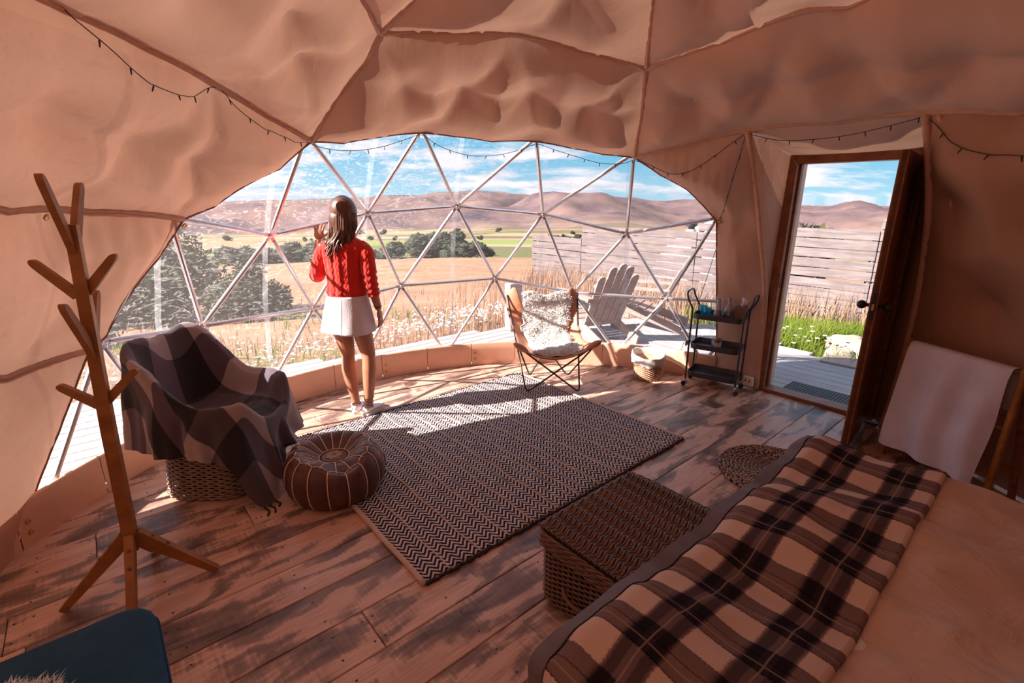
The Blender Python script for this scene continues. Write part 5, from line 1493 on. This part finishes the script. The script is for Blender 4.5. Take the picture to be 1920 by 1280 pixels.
# second tent and its flue beyond the fence
tt = thing('white_dome_tent', 'white dome tent roof showing above the fence', 'tent', (7.0, 16.2, -1.4))
MB().lathe([(2.4 * math.cos(R_(a)), 2.35 * math.sin(R_(a))) for a in range(0, 91, 10)], 32).build('cover', simple('white_canvas', (.82, .78, .78), .8), tt)
for k in range(8):
    a = k * math.pi / 4; MB().tube([(2.41 * math.cos(R_(e)) * math.cos(a), 2.41 * math.cos(R_(e)) * math.sin(a), 2.36 * math.sin(R_(e))) for e in range(0, 91, 9)], .02, 5).build('rib_seam', MT['white_cloth'], tt)
fl_ = thing('stove_flue', 'small white flue pipe with black cap standing above the fence', 'flue', (5.0, 14.0, -1.0))
MB().lathe([(.10, 0), (.10, 1.72), (.14, 1.72), (.14, 1.80), (.10, 1.80)], 16).build('pipe', MT['white_plastic'], fl_, auto=40)
MB().lathe([(.09, 1.80), (.09, 1.86), (.15, 1.88), (.15, 2.0), (.05, 2.06), (0, 2.06)], 16).build('cap', MT['black_plastic'], fl_, auto=40)
# ================================================================== GRASS, FLOWERS
def in_poly(x, y, P=DPOLY):
    c = False; n = len(P)
    for i in range(n):
        (x0, y0), (x1, y1) = P[i], P[i - 1]
        if (y0 > y) != (y1 > y) and x < (x1 - x0) * (y - y0) / (y1 - y0) + x0: c = not c
    return c
def grass(name, mat, pts, hmin, hmax, wid, lean, seed):
    rg = np.random.RandomState(seed); P = np.array(pts); n = len(P)
    h = rg.uniform(hmin, hmax, n)[:, None]; a = rg.uniform(0, 2 * np.pi, n); d = np.stack([np.cos(a), np.sin(a), np.zeros(n)], 1)
    ln = d * (rg.uniform(.1, 1, n)[:, None] * lean) * h + np.array([.10, .03, 0]) * h
    b = rg.uniform(0, np.pi, n); s_ = np.stack([np.cos(b), np.sin(b), np.zeros(n)], 1) * (wid * rg.uniform(.6, 1.3, n)[:, None])
    up_ = np.array([0, 0, 1.0])
    v = np.stack([P + s_, P - s_, P + ln * .25 + up_ * h * .5 + s_ * .8, P + ln * .25 + up_ * h * .5 - s_ * .8, P + ln + up_ * h * .96], 1).reshape(-1, 3)
    k = np.arange(n)[:, None] * 5
    f = [tuple(r) for r in (k + np.array([0, 1, 3, 2]))] + [tuple(r) for r in (k + np.array([2, 3, 4]))]
    me = bpy.data.meshes.new(name); me.from_pydata(v.tolist(), [], [tuple(int(q) for q in r) for r in f]); me.update()
    o = link(name, me, mat); o['kind'] = 'stuff'; return o
def leafmat(name, cols, tr=.35, scale=1.2):
    m, nt, out = newmat(name); p = position(nt)
    c = ramp(nt, noisetex(nt, p, scale, 4, .7), [(i / (len(cols) - 1) * .5 + .25, q) for i, q in enumerate(cols)])
    d = princ(nt, None, c, .8, 0, None, .2); t = nd(nt, 'ShaderNodeBsdfTranslucent', {'Color': c})
    mx = nd(nt, 'ShaderNodeMixShader', {0: tr}); nt.links.new(d.outputs[0], mx.inputs[1]); nt.links.new(t.outputs[0], mx.inputs[2]); nt.links.new(mx.outputs[0], out.inputs[0]); return m
MT['dry'] = leafmat('dry_grass_blades', [(0.27, 0.15, 0.085), (0.42, 0.27, 0.19), (0.50, 0.35, 0.27)], .3, 2)
MT['green'] = leafmat('green_grass_blades', [(0.07, 0.12, 0.012), (0.16, 0.22, 0.03), (0.27, 0.28, 0.06)], .4, 2)
rg = random.Random(12); dry = []; grn = []; tall = []
def gz(x, y): return terrain_z(x, y) - .02
n = 0
while n < 22000:
    a = R_(rg.uniform(-62, 46)); r = 4.2 + 10.5 * rg.random() ** 1.5; x, y = r * math.sin(a), r * math.cos(a); n += 1
    if in_poly(x, y) or in_poly(x + .06, y - .06): continue
    fn_ = noise.noise(Vector((x * .8, y * .8, 4))); side = (x - F0.x) * FN.x + (y - F0.y) * FN.y
    nearv = (-x * SU + y * CU)
    door = x > 3.0 and y < 8.2
    if door and math.hypot(x - 4.4, y - 5.5) < .85: continue
    if door and side > .9: (grn if rg.random() < .82 else dry).append((x, y, gz(x, y)))
    elif fn_ > .18 and r < 9 and rg.random() < .8: grn.append((x, y, gz(x, y)))
    elif r > 7.5 and x < .3 and rg.random() < .75: continue
    else: dry.append((x, y, gz(x, y)))
    if door and .1 < side < .7: tall.append((x, y, gz(x, y)))
    if x > -1.2 and y > 6.3 and rg.random() < .35 and side > .1: tall.append((x, y, gz(x, y)))
tall += [(F0.x + FD.x * s_ + FN.x * q, F0.y + FD.y * s_ + FN.y * q, gz(F0.x + FD.x * s_, F0.y + FD.y * s_)) for s_, q in [(rg.uniform(-1.5, 8), rg.uniform(.15, 1.0)) for _ in range(3000)]]
for _ in range(7000):
    x, y = rg.uniform(3.0, 5.6), rg.uniform(4.8, 7.8)
    if in_poly(x, y) or math.hypot((x - 4.4) / 1.1, (y - 5.5)) < .72 or (x - F0.x) * FN.x + (y - F0.y) * FN.y < .6: continue
    grn.append((x, y, gz(x, y) + .05))
lush = []
while len(lush) < 8000:
    x, y = rg.uniform(3.0, 6.6), rg.uniform(4.9, 8.6); sd3 = (x - F0.x) * FN.x + (y - F0.y) * FN.y
    if in_poly(x, y) or math.hypot((x - 4.4) / 1.1, (y - 5.5)) < .70 or sd3 < .35: continue
    lush.append((x, y, gz(x, y) + .03))
tall = [p for p in tall if not (p[0] > 3.2 and (p[0] - F0.x) * FN.x + (p[1] - F0.y) * FN.y > .55)]
grass('lush_grass', MT['green'], lush, .16, .40, .0075, .6, 5)
grass('dry_grass', MT['dry'], dry, .12, .34, .0055, .5, 1)
grass('green_grass', MT['green'], grn, .10, .30, .0070, .6, 2)
grass('tall_seed_grass', MT['dry'], tall, .45, .95, .0075, .35, 3)
mb = MB(); 
for _ in range(520):
    x, y = rg.gauss(-.95, .75), 0
    y = 6.05 + (x + .95) * .80 + abs(rg.gauss(0, .42)) + .15
    if in_poly(x, y): continue
    z = gz(x, y) + rg.uniform(.24, .46); r = rg.uniform(.014, .032)
    q = Matrix.Translation((x, y, z)) @ Matrix.Rotation(rg.uniform(-.6, .6), 4, 'X') @ Matrix.Rotation(rg.uniform(-.6, .6), 4, 'Y')
    mb.lathe([(r, .003), (r * .6, .006), (0, .010)], 7, xf=q)
for _ in range(150):
    x, y = rg.uniform(-3.6, -1.7), 0; y = 5.15 + (x + 1.9) * .82 + abs(rg.gauss(0, .4)) + .25
    if in_poly(x, y): continue
    z = gz(x, y) + rg.uniform(.2, .42); r = rg.uniform(.012, .026); mb.lathe([(r, .003), (r * .6, .006), (0, .010)], 7, (x, y, z))
for _ in range(26):
    x, y = rg.uniform(3.3, 3.9), rg.uniform(5.4, 6.3)
    if in_poly(x, y): continue
    r = rg.uniform(.02, .035); mb.lathe([(r, .003), (r * .6, .006), (0, .010)], 7, (x, y, gz(x, y) + rg.uniform(.2, .33)))
o = mb.build('daisy_flowers', simple('white_petals', (.92, .86, .84), .8), None); o['kind'] = 'stuff'
# ================================================================== SHRUBS AND VALLEY TREES
def leafcloud(count, blobs, size, seed):
    rg = np.random.RandomState(seed); B = np.array(blobs); w_ = B[:, 3] ** 2; idx = rg.choice(len(B), count, p=w_ / w_.sum())
    d = rg.normal(size=(count, 3)); d /= np.linalg.norm(d, axis=1)[:, None]
    c = B[idx, :3] + d * (B[idx, 3] * rg.uniform(.55, 1.05, count))[:, None] * np.array([1, 1, .9])
    a = rg.normal(size=(count, 3)); a /= np.linalg.norm(a, axis=1)[:, None]; b = np.cross(a, d); b /= np.linalg.norm(b, axis=1)[:, None] + 1e-9
    s_ = size * rg.uniform(.5, 1.3, count)[:, None]
    v = np.stack([c - a * s_, c + b * s_ * .45, c + a * s_, c - b * s_ * .45], 1).reshape(-1, 3); k = np.arange(count)[:, None] * 4
    mb = MB(); mb.v = [tuple(p) for p in v.tolist()]; mb.f = [tuple(int(q) for q in r) for r in (k + np.arange(4))]
    return mb
MT['leaf_dark'] = leafmat('dark_shrub_leaves', [(0.020, 0.030, 0.014), (0.055, 0.065, 0.030), (0.11, 0.11, 0.05)], .2, 3)
MT['leaf_far'] = leafmat('far_tree_leaves', [(0.018, 0.026, 0.018), (0.040, 0.052, 0.034), (0.07, 0.075, 0.045)], .1, .5)
MT['bark'] = simple('bark', (.10, .06, .04), .9)
def shrub(nm, label, x, y, blobs, n, size, seed, cat='shrub'):
    t = thing(nm, label, cat, (x, y, gz(x, y)))
    leafcloud(n, blobs, size, seed).build('foliage', MT['leaf_dark'], t, smooth=False)
    mb = MB()
    for k, b in enumerate(blobs): mb.tube([(0.05 * (k % 3), .04 * (k % 2), -.1), (b[0] * .5, b[1] * .5, b[2] * .5), (b[0], b[1], b[2])], [.05, .03, .012], 6)
    mb.build('branches', MT['bark'], t)
shrub('large_shrub', 'large dark evergreen shrub on the slope beyond the draped chair', -6.9, 9.4, [(-.9, 0, .9, .8), (0, .2, 1.25, .85), (.7, -.1, .85, .7), (-1.6, .3, .7, .75), (.2, -.4, .6, .7), (-.6, -.4, .5, .7)], 9000, .075, 1)
shrub('small_shrub', 'lower dark pine shrub right of the large evergreen shrub', -4.75, 8.6, [(0, 0, .55, .42), (.4, .1, .42, .36), (-.35, 0, .4, .36), (.1, .1, .92, .25)], 4200, .06, 2)
shrub('low_shrub', 'low dark scrub at the foot of the slope beside the canvas edge', -7.0, 7.2, [(-.5, 0, .35, .55), (.4, .2, .4, .5), (0, -.3, .3, .5), (-1.2, 0, .4, .6)], 5000, .07, 3)
shrub('dark_bush', 'small dark bush poking above the fence outside the door', 5.6, 9.6, [(0, 0, 1.3, .55), (.3, 0, 1.45, .4), (-.3, .1, 1.2, .4), (0, 0, .5, .6)], 3000, .07, 4)
tree_meshes = []
for sd_ in range(4):
    r2 = random.Random(sd_ + 40); bl = [(r2.uniform(-.5, .5), r2.uniform(-.5, .5), r2.uniform(.45, 1.25), r2.uniform(.30, .52)) for _ in range(7)]
    mb = leafcloud(1500, bl, .12, sd_ + 60)
    for b in bl: mb.sphere(b[:3], b[3] * .86, 10, 7)
    me = mb.mesh('crown', False); me.materials.append(MT['leaf_far'])
    tm = MB().tube([(0, 0, -.3), (0, 0, .8)], [.07, .04], 6).mesh('trunk'); tm.materials.append(MT['bark']); tree_meshes.append((me, tm))
rv = random.Random(15)
def vtree(px, r, h, label, group, k=None, wide=1.0):
    az_ = math.atan((px - 960) / 943.0); x, y = r * math.sin(az_), r * math.cos(az_); t = thing('valley_tree', label, 'tree', (x, y, terrain_z(x, y) - h * .03), rv.uniform(0, 6), group)
    t.scale = (h / 1.6 * wide, h / 1.6 * wide, h / 1.6); me, tm = tree_meshes[rv.randrange(4) if k is None else k]
    for nm, m_ in (('crown', me), ('trunk', tm)):
        o = bpy.data.objects.new(nm, m_); COL.objects.link(o); o.parent = t
for px, r, h, w_ in ((775, 76, 4.2, 1.0), (800, 80, 4.6, 1.1), (825, 84, 4.0, 1.3), (846, 74, 3.2, 1.4), (868, 80, 3.6, 1.3), (893, 86, 3.8, 1.2), (880, 62, 2.2, 1.6), (905, 64, 1.8, 1.6), (738, 95, 3.4, 1.2), (850, 98, 5.6, 1.2), (812, 100, 5.2, 1.3), (782, 104, 5.0, 1.2)):
    vtree(px, r, h, 'dark leafy tree in the copse beyond the golden field', 'copse beyond the golden field', None, w_)
for px, r, h, w_ in ((415, 72, 3.4, 1.5), (440, 78, 3.8, 1.4), (465, 74, 3.0, 1.6), (492, 82, 3.6, 1.4), (520, 76, 3.2, 1.6), (548, 84, 3.8, 1.4), (570, 78, 3.4, 1.6), (600, 86, 3.6, 1.4), (722, 88, 2.6, 1.6), (705, 92, 2.4, 1.8)):
    vtree(px, r, h, 'dark tree in the hedge line behind the standing woman', 'hedge line across the field', None, w_)
for px, r, h, w_ in ((1040, 60, 3.0, 1.5), (1058, 64, 3.4, 1.4), (1072, 68, 3.2, 1.5)):
    vtree(px, r, h, 'dark round bush just over the low end of the fence', 'bushes behind the low fence end', None, w_)
for k in range(30):
    px = rv.uniform(340, 1180); r = rv.choice((420, 520, 700, 950, 1300)); vtree(px, r * rv.uniform(.96, 1.04), r * rv.uniform(.008, .012), 'tiny far tree dotted across the valley floor', 'far valley trees', None, rv.uniform(1.0, 1.5))
# ================================================================== PERSON at the window, seen from behind
MT['skin'] = simple('skin', (0.46, 0.185, 0.105), .5, var=.10, scale=9, **{'Subsurface Weight': .08, 'Subsurface Radius': (.3, .12, .06)})
def hair_mat():
    m, nt, out = newmat('brown_hair'); p = mapping(nt, coord(nt), (14, 14, 1.6))
    c = ramp(nt, noisetex(nt, p, 5, 4, .6), [(.3, (0.045, 0.016, 0.011)), (.55, (0.13, 0.050, 0.030)), (.75, (0.26, 0.115, 0.07))])
    princ(nt, out, c, .38, 0, bump(nt, noisetex(nt, p, 14, 3), .4, .004), .6); return m
MT['hair'] = hair_mat()
def knit_mat(rib=False):
    m, nt, out = newmat('red_rib_knit' if rib else 'red_cable_knit'); c = coord(nt); s = sep(nt, c)
    k = noisetex(nt, mapping(nt, c, (1, 1, .5)), 260, 2)
    ph = mth(nt, 'SINE', mth(nt, 'ADD', mth(nt, 'MULTIPLY', s[0], 420.0 if rib else 210.0), mth(nt, 'MULTIPLY', mth(nt, 'SINE', mth(nt, 'MULTIPLY', s[2], 0.0 if rib else 130.0)), .9)))
    h = mth(nt, 'ADD', mth(nt, 'MULTIPLY', ph, .5), mth(nt, 'MULTIPLY', k, .35))
    col = ramp(nt, k, [(.3, (0.60, 0.018, 0.014)), (.7, (0.80, 0.045, 0.030))])
    princ(nt, out, col, .85, 0, bump(nt, h, .55, .006), .15, **{'Sheen Weight': .3}); return m
MT['knit'] = knit_mat(); MT['rib'] = knit_mat(True)
MT['denim'] = simple('white_denim', (0.76, 0.70, 0.76), .85, var=.05, scale=8, bmp=.35, bscale=120)
MT['shoe'] = simple('white_canvas_shoe', (0.86, 0.78, 0.75), .7, var=.05, scale=20)
MT['sole'] = simple('white_rubber', (0.80, 0.72, 0.68), .6, var=.04)
pe = thing('person', 'woman in red cable-knit sweater and white skirt standing with one hand on the window frame', 'person', (-1.185, 3.60, 0))
P0 = Vector((-1.185, 3.60, 0))
def W(x, y, z): return Vector((x, y, z)) - P0
b = MB()
def limb(pts, rs, n=14): b.tube(catmull(pts, 5), [v for v in [rs[0]] and catr(rs, 5)], n)
def catr(rs, n):
    out = []
    for a, c in zip(rs, rs[1:]): out += [lerp(a, c, k / n) for k in range(n)]
    return out + [rs[-1]]
# legs (weight on the right leg, left knee relaxed inwards)
limb([W(-1.305, 3.63, .86), W(-1.298, 3.64, .68), W(-1.285, 3.655, .50), W(-1.281, 3.645, .455), W(-1.277, 3.625, .36), W(-1.262, 3.618, .24), W(-1.246, 3.618, .12), W(-1.240, 3.622, .05)], [.085, .076, .056, .050, .053, .046, .031, .033])
limb([W(-1.165, 3.63, .86), W(-1.150, 3.635, .68), W(-1.122, 3.640, .50), W(-1.116, 3.628, .455), W(-1.112, 3.605, .36), W(-1.118, 3.590, .24), W(-1.128, 3.580, .12), W(-1.130, 3.582, .05)], [.085, .076, .056, .050, .053, .046, .031, .033])
# pelvis, torso, neck
def loft(mb, secs, n=28, cap=True):
    o = len(mb.v); vs = []; fs = []
    for (cx, cy, z, rx, ry) in secs:
        for k in range(n):
            a = 2 * math.pi * k / n; vs.append(W(cx + rx * math.cos(a), cy + ry * math.sin(a), z))
    m = len(secs)
    for i in range(m - 1):
        for k in range(n): fs.append((i * n + k, i * n + (k + 1) % n, (i + 1) * n + (k + 1) % n, (i + 1) * n + k))
    if cap: fs += [tuple(range(n - 1, -1, -1)), tuple((m - 1) * n + k for k in range(n))]
    mb.add(vs, fs)
loft(b, [(-1.235, 3.63, .78, .12, .10), (-1.235, 3.63, .86, .150, .112), (-1.235, 3.63, .94, .140, .105), (-1.233, 3.64, 1.03, .112, .085), (-1.232, 3.64, 1.15, .130, .095), (-1.230, 3.64, 1.27, .145, .095), (-1.228, 3.64, 1.335, .12, .075), (-1.226, 3.645, 1.37, .06, .055)])
limb([W(-1.227, 3.645, 1.35), W(-1.222, 3.655, 1.41), W(-1.217, 3.665, 1.47)], [.050, .046, .050])
# head with face, ears, nose
b.sphere(W(-1.213, 3.668, 1.545), 1, 20, 16, (.074, .090, .103)); b.sphere(W(-1.216, 3.705, 1.490), 1, 14, 10, (.052, .058, .060))
b.sphere(W(-1.217, 3.766, 1.522), 1, 10, 8, (.012, .018, .020)); b.sphere(W(-1.290, 3.668, 1.530), 1, 8, 8, (.010, .018, .030)); b.sphere(W(-1.138, 3.668, 1.530), 1, 8, 8, (.010, .018, .030))
# arms
limb([W(-1.365, 3.64, 1.315), W(-1.415, 3.655, 1.21), W(-1.468, 3.69, 1.085), W(-1.478, 3.735, 1.17), W(-1.480, 3.785, 1.27), W(-1.482, 3.815, 1.335)], [.046, .043, .036, .036, .030, .023])
limb([W(-1.085, 3.63, 1.315), W(-1.060, 3.605, 1.20), W(-1.045, 3.595, 1.09), W(-1.030, 3.610, .97), W(-1.015, 3.632, .865), W(-1.012, 3.637, .835)], [.046, .043, .036, .035, .027, .022])
def fingers(palm, dirv, side, normal, curl, lens=(.066, .075, .070, .056), thumb_side=1):
    palm, d, s_, n_ = Vector(palm), Vector(dirv).normalized(), Vector(side).normalized(), Vector(normal).normalized()
    q = Matrix((s_, n_, d)).transposed()
    b.sphere(palm, 1, 14, 10, (.038, .015, .046), q)
    for k, L in enumerate(lens):
        base = palm + d * .036 + s_ * ((k - 1.5) * .0195); seg = L / 3; p = base - d * .012; pts = [p, base]; dd = d.copy() + s_ * ((k - 1.5) * .10); dd.normalize()
        ang = 0
        for j in range(3):
            ang += curl * (.6 if j == 0 else 1.0); e = dd * math.cos(ang) + n_ * math.sin(ang); p = pts[-1] + e * seg; pts.append(p)
        b.tube(pts, [.0088, .0086, .0080, .0075, .0055], 8)
    base = palm - d * .022 + s_ * thumb_side * .026; t1 = base + (s_ * thumb_side * .75 + d * .55 + n_ * .25).normalized() * .032; t2 = t1 + (s_ * thumb_side * .35 + d * .85 + n_ * .45).normalized() * .028
    b.tube([base - s_ * thumb_side * .012, base, t1, t2], [.011, .0105, .0092, .0065], 8)
fingers(W(-1.480, 3.840, 1.378), (.03, .30, 1), (1, .1, 0), (0.05, 1, -.25), .30, thumb_side=1)       # left hand, resting on the tube
fingers(W(-1.008, 3.645, .790), (.10, .10, -1), (0.15, 1, .1), (-1, .15, 0), .28, thumb_side=1)           # right hand, relaxed
body = b.build('body', MT['skin'], pe); addmod(body, 'REMESH', mode='VOXEL', voxel_size=.0042, use_smooth_shade=True); addmod(body, 'SMOOTH', factor=.5, iterations=4)
for x in (-1.244, -1.186):
    MB().sphere(W(x, 3.746, 1.548), .0135, 10, 8).build('eye', simple('eye_white', (.8, .76, .72), .2), pe)
    MB().sphere(W(x, 3.7565, 1.548), .0062, 8, 6).build('iris', simple('dark_iris', (.03, .015, .01), .2), pe)
MB().tube([W(-1.238, 3.752, 1.478), W(-1.216, 3.764, 1.474), W(-1.194, 3.752, 1.478)], [.003, .0065, .003], 8).build('lips', simple('lips', (.45, .12, .10), .4), pe)
# sweater: ribbed body with cables, sleeves pushed up, rib hem
sw = MB(); n = 140
secs = [(-1.236, 3.632, .905, .142, .112), (-1.236, 3.634, .935, .139, .110), (-1.236, 3.635, .955, .142, .113), (-1.236, 3.636, .975, .152, .122), (-1.235, 3.638, 1.00, .147, .118), (-1.234, 3.64, 1.05, .139, .112), (-1.232, 3.64, 1.12, .144, .116), (-1.230, 3.64, 1.20, .156, .120), (-1.229, 3.64, 1.27, .163, .116), (-1.228, 3.64, 1.315, .155, .104), (-1.227, 3.642, 1.350, .118, .082), (-1.226, 3.644, 1.376, .076, .064), (-1.225, 3.646, 1.395, .057, .055), (-1.225, 3.646, 1.400, .050, .049)]
vs = []; m = 0
SC = []
for a, c in zip(secs, secs[1:]):
    for k in range(4): SC.append(tuple(lerp(p, q, k / 4) for p, q in zip(a, c)))
SC.append(secs[-1])
for (cx, cy, z, rx, ry) in SC:
    amp = 0 if z < .965 or z > 1.37 else .0042
    for k in range(n):
        a = 2 * math.pi * k / n; r_ = 1 + (amp / .14) * (math.sin(14 * a) + .35 * math.sin(28 * a + z * 120)) + .020 * noise.noise(Vector((a * 1.5, z * 9, 1))) * (1 if z > .96 else .3)
        vs.append(W(cx + rx * r_ * math.cos(a), cy + ry * r_ * math.sin(a), z))
m = len(SC); fs = [(i * n + k, i * n + (k + 1) % n, (i + 1) * n + (k + 1) % n, (i + 1) * n + k) for i in range(m - 1) for k in range(n)]
sw.add(vs, fs)
def sleeve_tube(pts, rs, ring_from):
    C = catmull(pts, 9); Rr = catr(rs, 9); q = []
    for i, r in enumerate(Rr):
        t = i / (len(Rr) - 1); q.append(r + (.0045 * math.sin(t * 62) if t > ring_from else .0016 * math.sin(t * 30)))
    sw.tube(C, q, 20)
sleeve_tube([W(-1.335, 3.64, 1.300), W(-1.385, 3.648, 1.265), W(-1.430, 3.665, 1.18), W(-1.466, 3.690, 1.088), W(-1.474, 3.722, 1.135), W(-1.477, 3.742, 1.185)], [.058, .060, .058, .055, .050, .044], .5)
sleeve_tube([W(-1.120, 3.636, 1.300), W(-1.072, 3.625, 1.265), W(-1.055, 3.605, 1.18), W(-1.045, 3.596, 1.09), W(-1.036, 3.602, 1.00), W(-1.028, 3.612, .945)], [.058, .060, .056, .051, .048, .041], .5)
sweater = sw.build('sweater', MT['knit'], pe)
hb = MB(); loft(hb, [(-1.236, 3.632, .898, .1435, .1135), (-1.236, 3.634, .930, .1425, .1130), (-1.236, 3.635, .962, .1435, .1145)], 60, False); hb.build('rib_hem', MT['rib'], sweater)
nb = MB(); nb.tube([W(-1.225 + .053 * math.cos(a), 3.646 + .052 * math.sin(a), 1.398) for a in [k * math.pi / 16 for k in range(32)]], .006, 6, closed=True); nb.build('neckband', MT['rib'], sweater)
# skirt
def skirtf(s_, t):
    a = 2 * math.pi * s_; z = lerp(.950, .672, t); rx = lerp(.146, .208, t ** .9); ry = lerp(.114, .150, t ** .9)
    f = 1 + .018 * t * math.sin(5 * a + 1) + .010 * t * math.sin(11 * a + t * 4) + .012 * noise.noise(Vector((a, t * 4, 3)))
    return W(lerp(-1.236, -1.252, t) + rx * f * math.cos(a), 3.632 + ry * f * math.sin(a), z + .010 * t * math.sin(a * 2 + .5))
sk_ = MB().grid(skirtf, 90, 24, cu=True).build('skirt', MT['denim'], pe); addmod(sk_, 'SOLIDIFY', thickness=.003)
MB().tube([Vector(skirtf(.745, t / 20)) + Vector((0, -.002, 0)) for t in range(21)], .0024, 5).build('back_seam', MT['white_cloth'], sk_)
MB().tube([Vector(skirtf(k / 90, .94)) for k in range(90)], .0022, 5, closed=True).build('hem_stitch', MT['white_cloth'], sk_)
# hair: full cap and long loose locks down the back
hr = MB(); rh = random.Random(31)
hc = W(-1.213, 3.650, 1.552)
hr.sphere(hc, 1, 28, 20, (.093, .103, .113)); hr.sphere(W(-1.218, 3.612, 1.49), 1, 20, 14, (.092, .070, .10))
for k in range(190):
    a = rh.uniform(math.pi * .92, math.pi * 2.08); e = rh.uniform(.05, 1.35)
    st_ = hc + Vector((.088 * math.cos(a) * math.cos(e), .098 * math.sin(a) * math.cos(e), .108 * math.sin(e)))
    endz = rh.uniform(1.20, 1.34); sx = math.cos(a)
    left = rh.random() < .42
    ex = -1.235 + (rh.uniform(-.085, .05) if not left else rh.uniform(-.11, -.02)) + .02 * sx; ey = 3.640 - .118 + rh.uniform(-.018, .012) + .05 * abs(sx)
    mid = Vector((st_.x * .9 + (-1.222 - P0.x) * .1 + .012 * sx, min(st_.y, 3.60 - P0.y) - .01, 1.43))
    p3 = W(lerp(-1.225 + .085 * sx, ex, .5), ey + .018, 1.34); p4 = W(ex, ey, endz)
    pts = catmull([st_, mid, p3, p4], 6); L = len(pts); ph = rh.uniform(0, 6)
    pts = [p + Vector((.008 * math.sin(i * .7 + ph), .004 * math.cos(i * .9 + ph), 0)) * (i / L) for i, p in enumerate(pts)]
    r0 = rh.uniform(.009, .016); hr.tube(pts, [r0 * min(1, .12 + i * .16) * (1 - .85 * (i / (L - 1)) ** 2) for i in range(L)], 6)
hr.build('hair', MT['hair'], pe)
# shoes
def shoe(ankle, ang):
    c, s_ = math.cos(ang), math.sin(ang)
    def tf(x, y, z): return W(ankle[0] + x * c - y * s_, ankle[1] + x * s_ + y * c, z)
    mb = MB(); secs = [(-.062, .020, .030, .075), (-.055, .032, .030, .085), (-.03, .036, .028, .080), (.01, .038, .026, .070), (.06, .042, .024, .056), (.11, .045, .022, .046), (.15, .040, .022, .040), (.172, .026, .024, .034), (.180, .010, .026, .030)]
    vs = []; nn = 16
    for y, w_, z0, z1 in secs:
        for k in range(nn):
            a = 2 * math.pi * k / nn; zz = (z0 + z1) / 2 + (z1 - z0) / 2 * math.sin(a); vs.append(tf(w_ * math.cos(a) * (1 - .12 * max(0, math.sin(a))), y, zz if zz > .02 else .02))
    fs = [(i * nn + k, (i + 1) * nn + k, (i + 1) * nn + (k + 1) % nn, i * nn + (k + 1) % nn) for i in range(len(secs) - 1) for k in range(nn)] + [tuple(range(nn)), tuple((len(secs) - 1) * nn + k for k in range(nn - 1, -1, -1))]
    mb.add(vs, fs); sh = mb.build('shoe', MT['shoe'], pe)
    ol = [(w_ + .004, y) for y, w_, _, _ in secs] + [(-w_ - .004, y) for y, w_, _, _ in secs[::-1]]
    so_ = MB(); nn = len(ol); vs = [tf(x, y, .001) for x, y in ol] + [tf(x, y, .027) for x, y in ol]
    so_.add(vs, [tuple(range(nn - 1, -1, -1)), tuple(range(nn, 2 * nn))] + [(i, (i + 1) % nn, nn + (i + 1) % nn, nn + i) for i in range(nn)]); so_.build('sole', MT['sole'], sh, smooth=False)
    MB().tube([tf(.034 * math.cos(a), -.012 + .045 * math.sin(a), .078) for a in [k * math.pi / 10 for k in range(20)]], .004, 5, closed=True).build('collar', simple('blue_lining', (.15, .20, .42), .8), sh)
shoe((-1.240, 3.622), .28); shoe((-1.130, 3.582), -.30)
for z, r in ((.118, .036), (.150, .038)):
    MB().tube([W(-1.126 + r * math.cos(a), 3.580 + r * math.sin(a), z + .012 * math.sin(a + z * 40)) for a in [k * math.pi / 10 for k in range(20)]], .003, 5, closed=True).build('ankle_tie', simple('leather_tie', (.16, .07, .05), .6), pe)
MB().tube([W(-1.015 + .027 * math.cos(a), 3.633 + .027 * math.sin(a), .862 + .004 * math.sin(a)) for a in [k * math.pi / 9 for k in range(18)]], .0035, 5, closed=True).build('bracelet', MT['black_plastic'], pe)
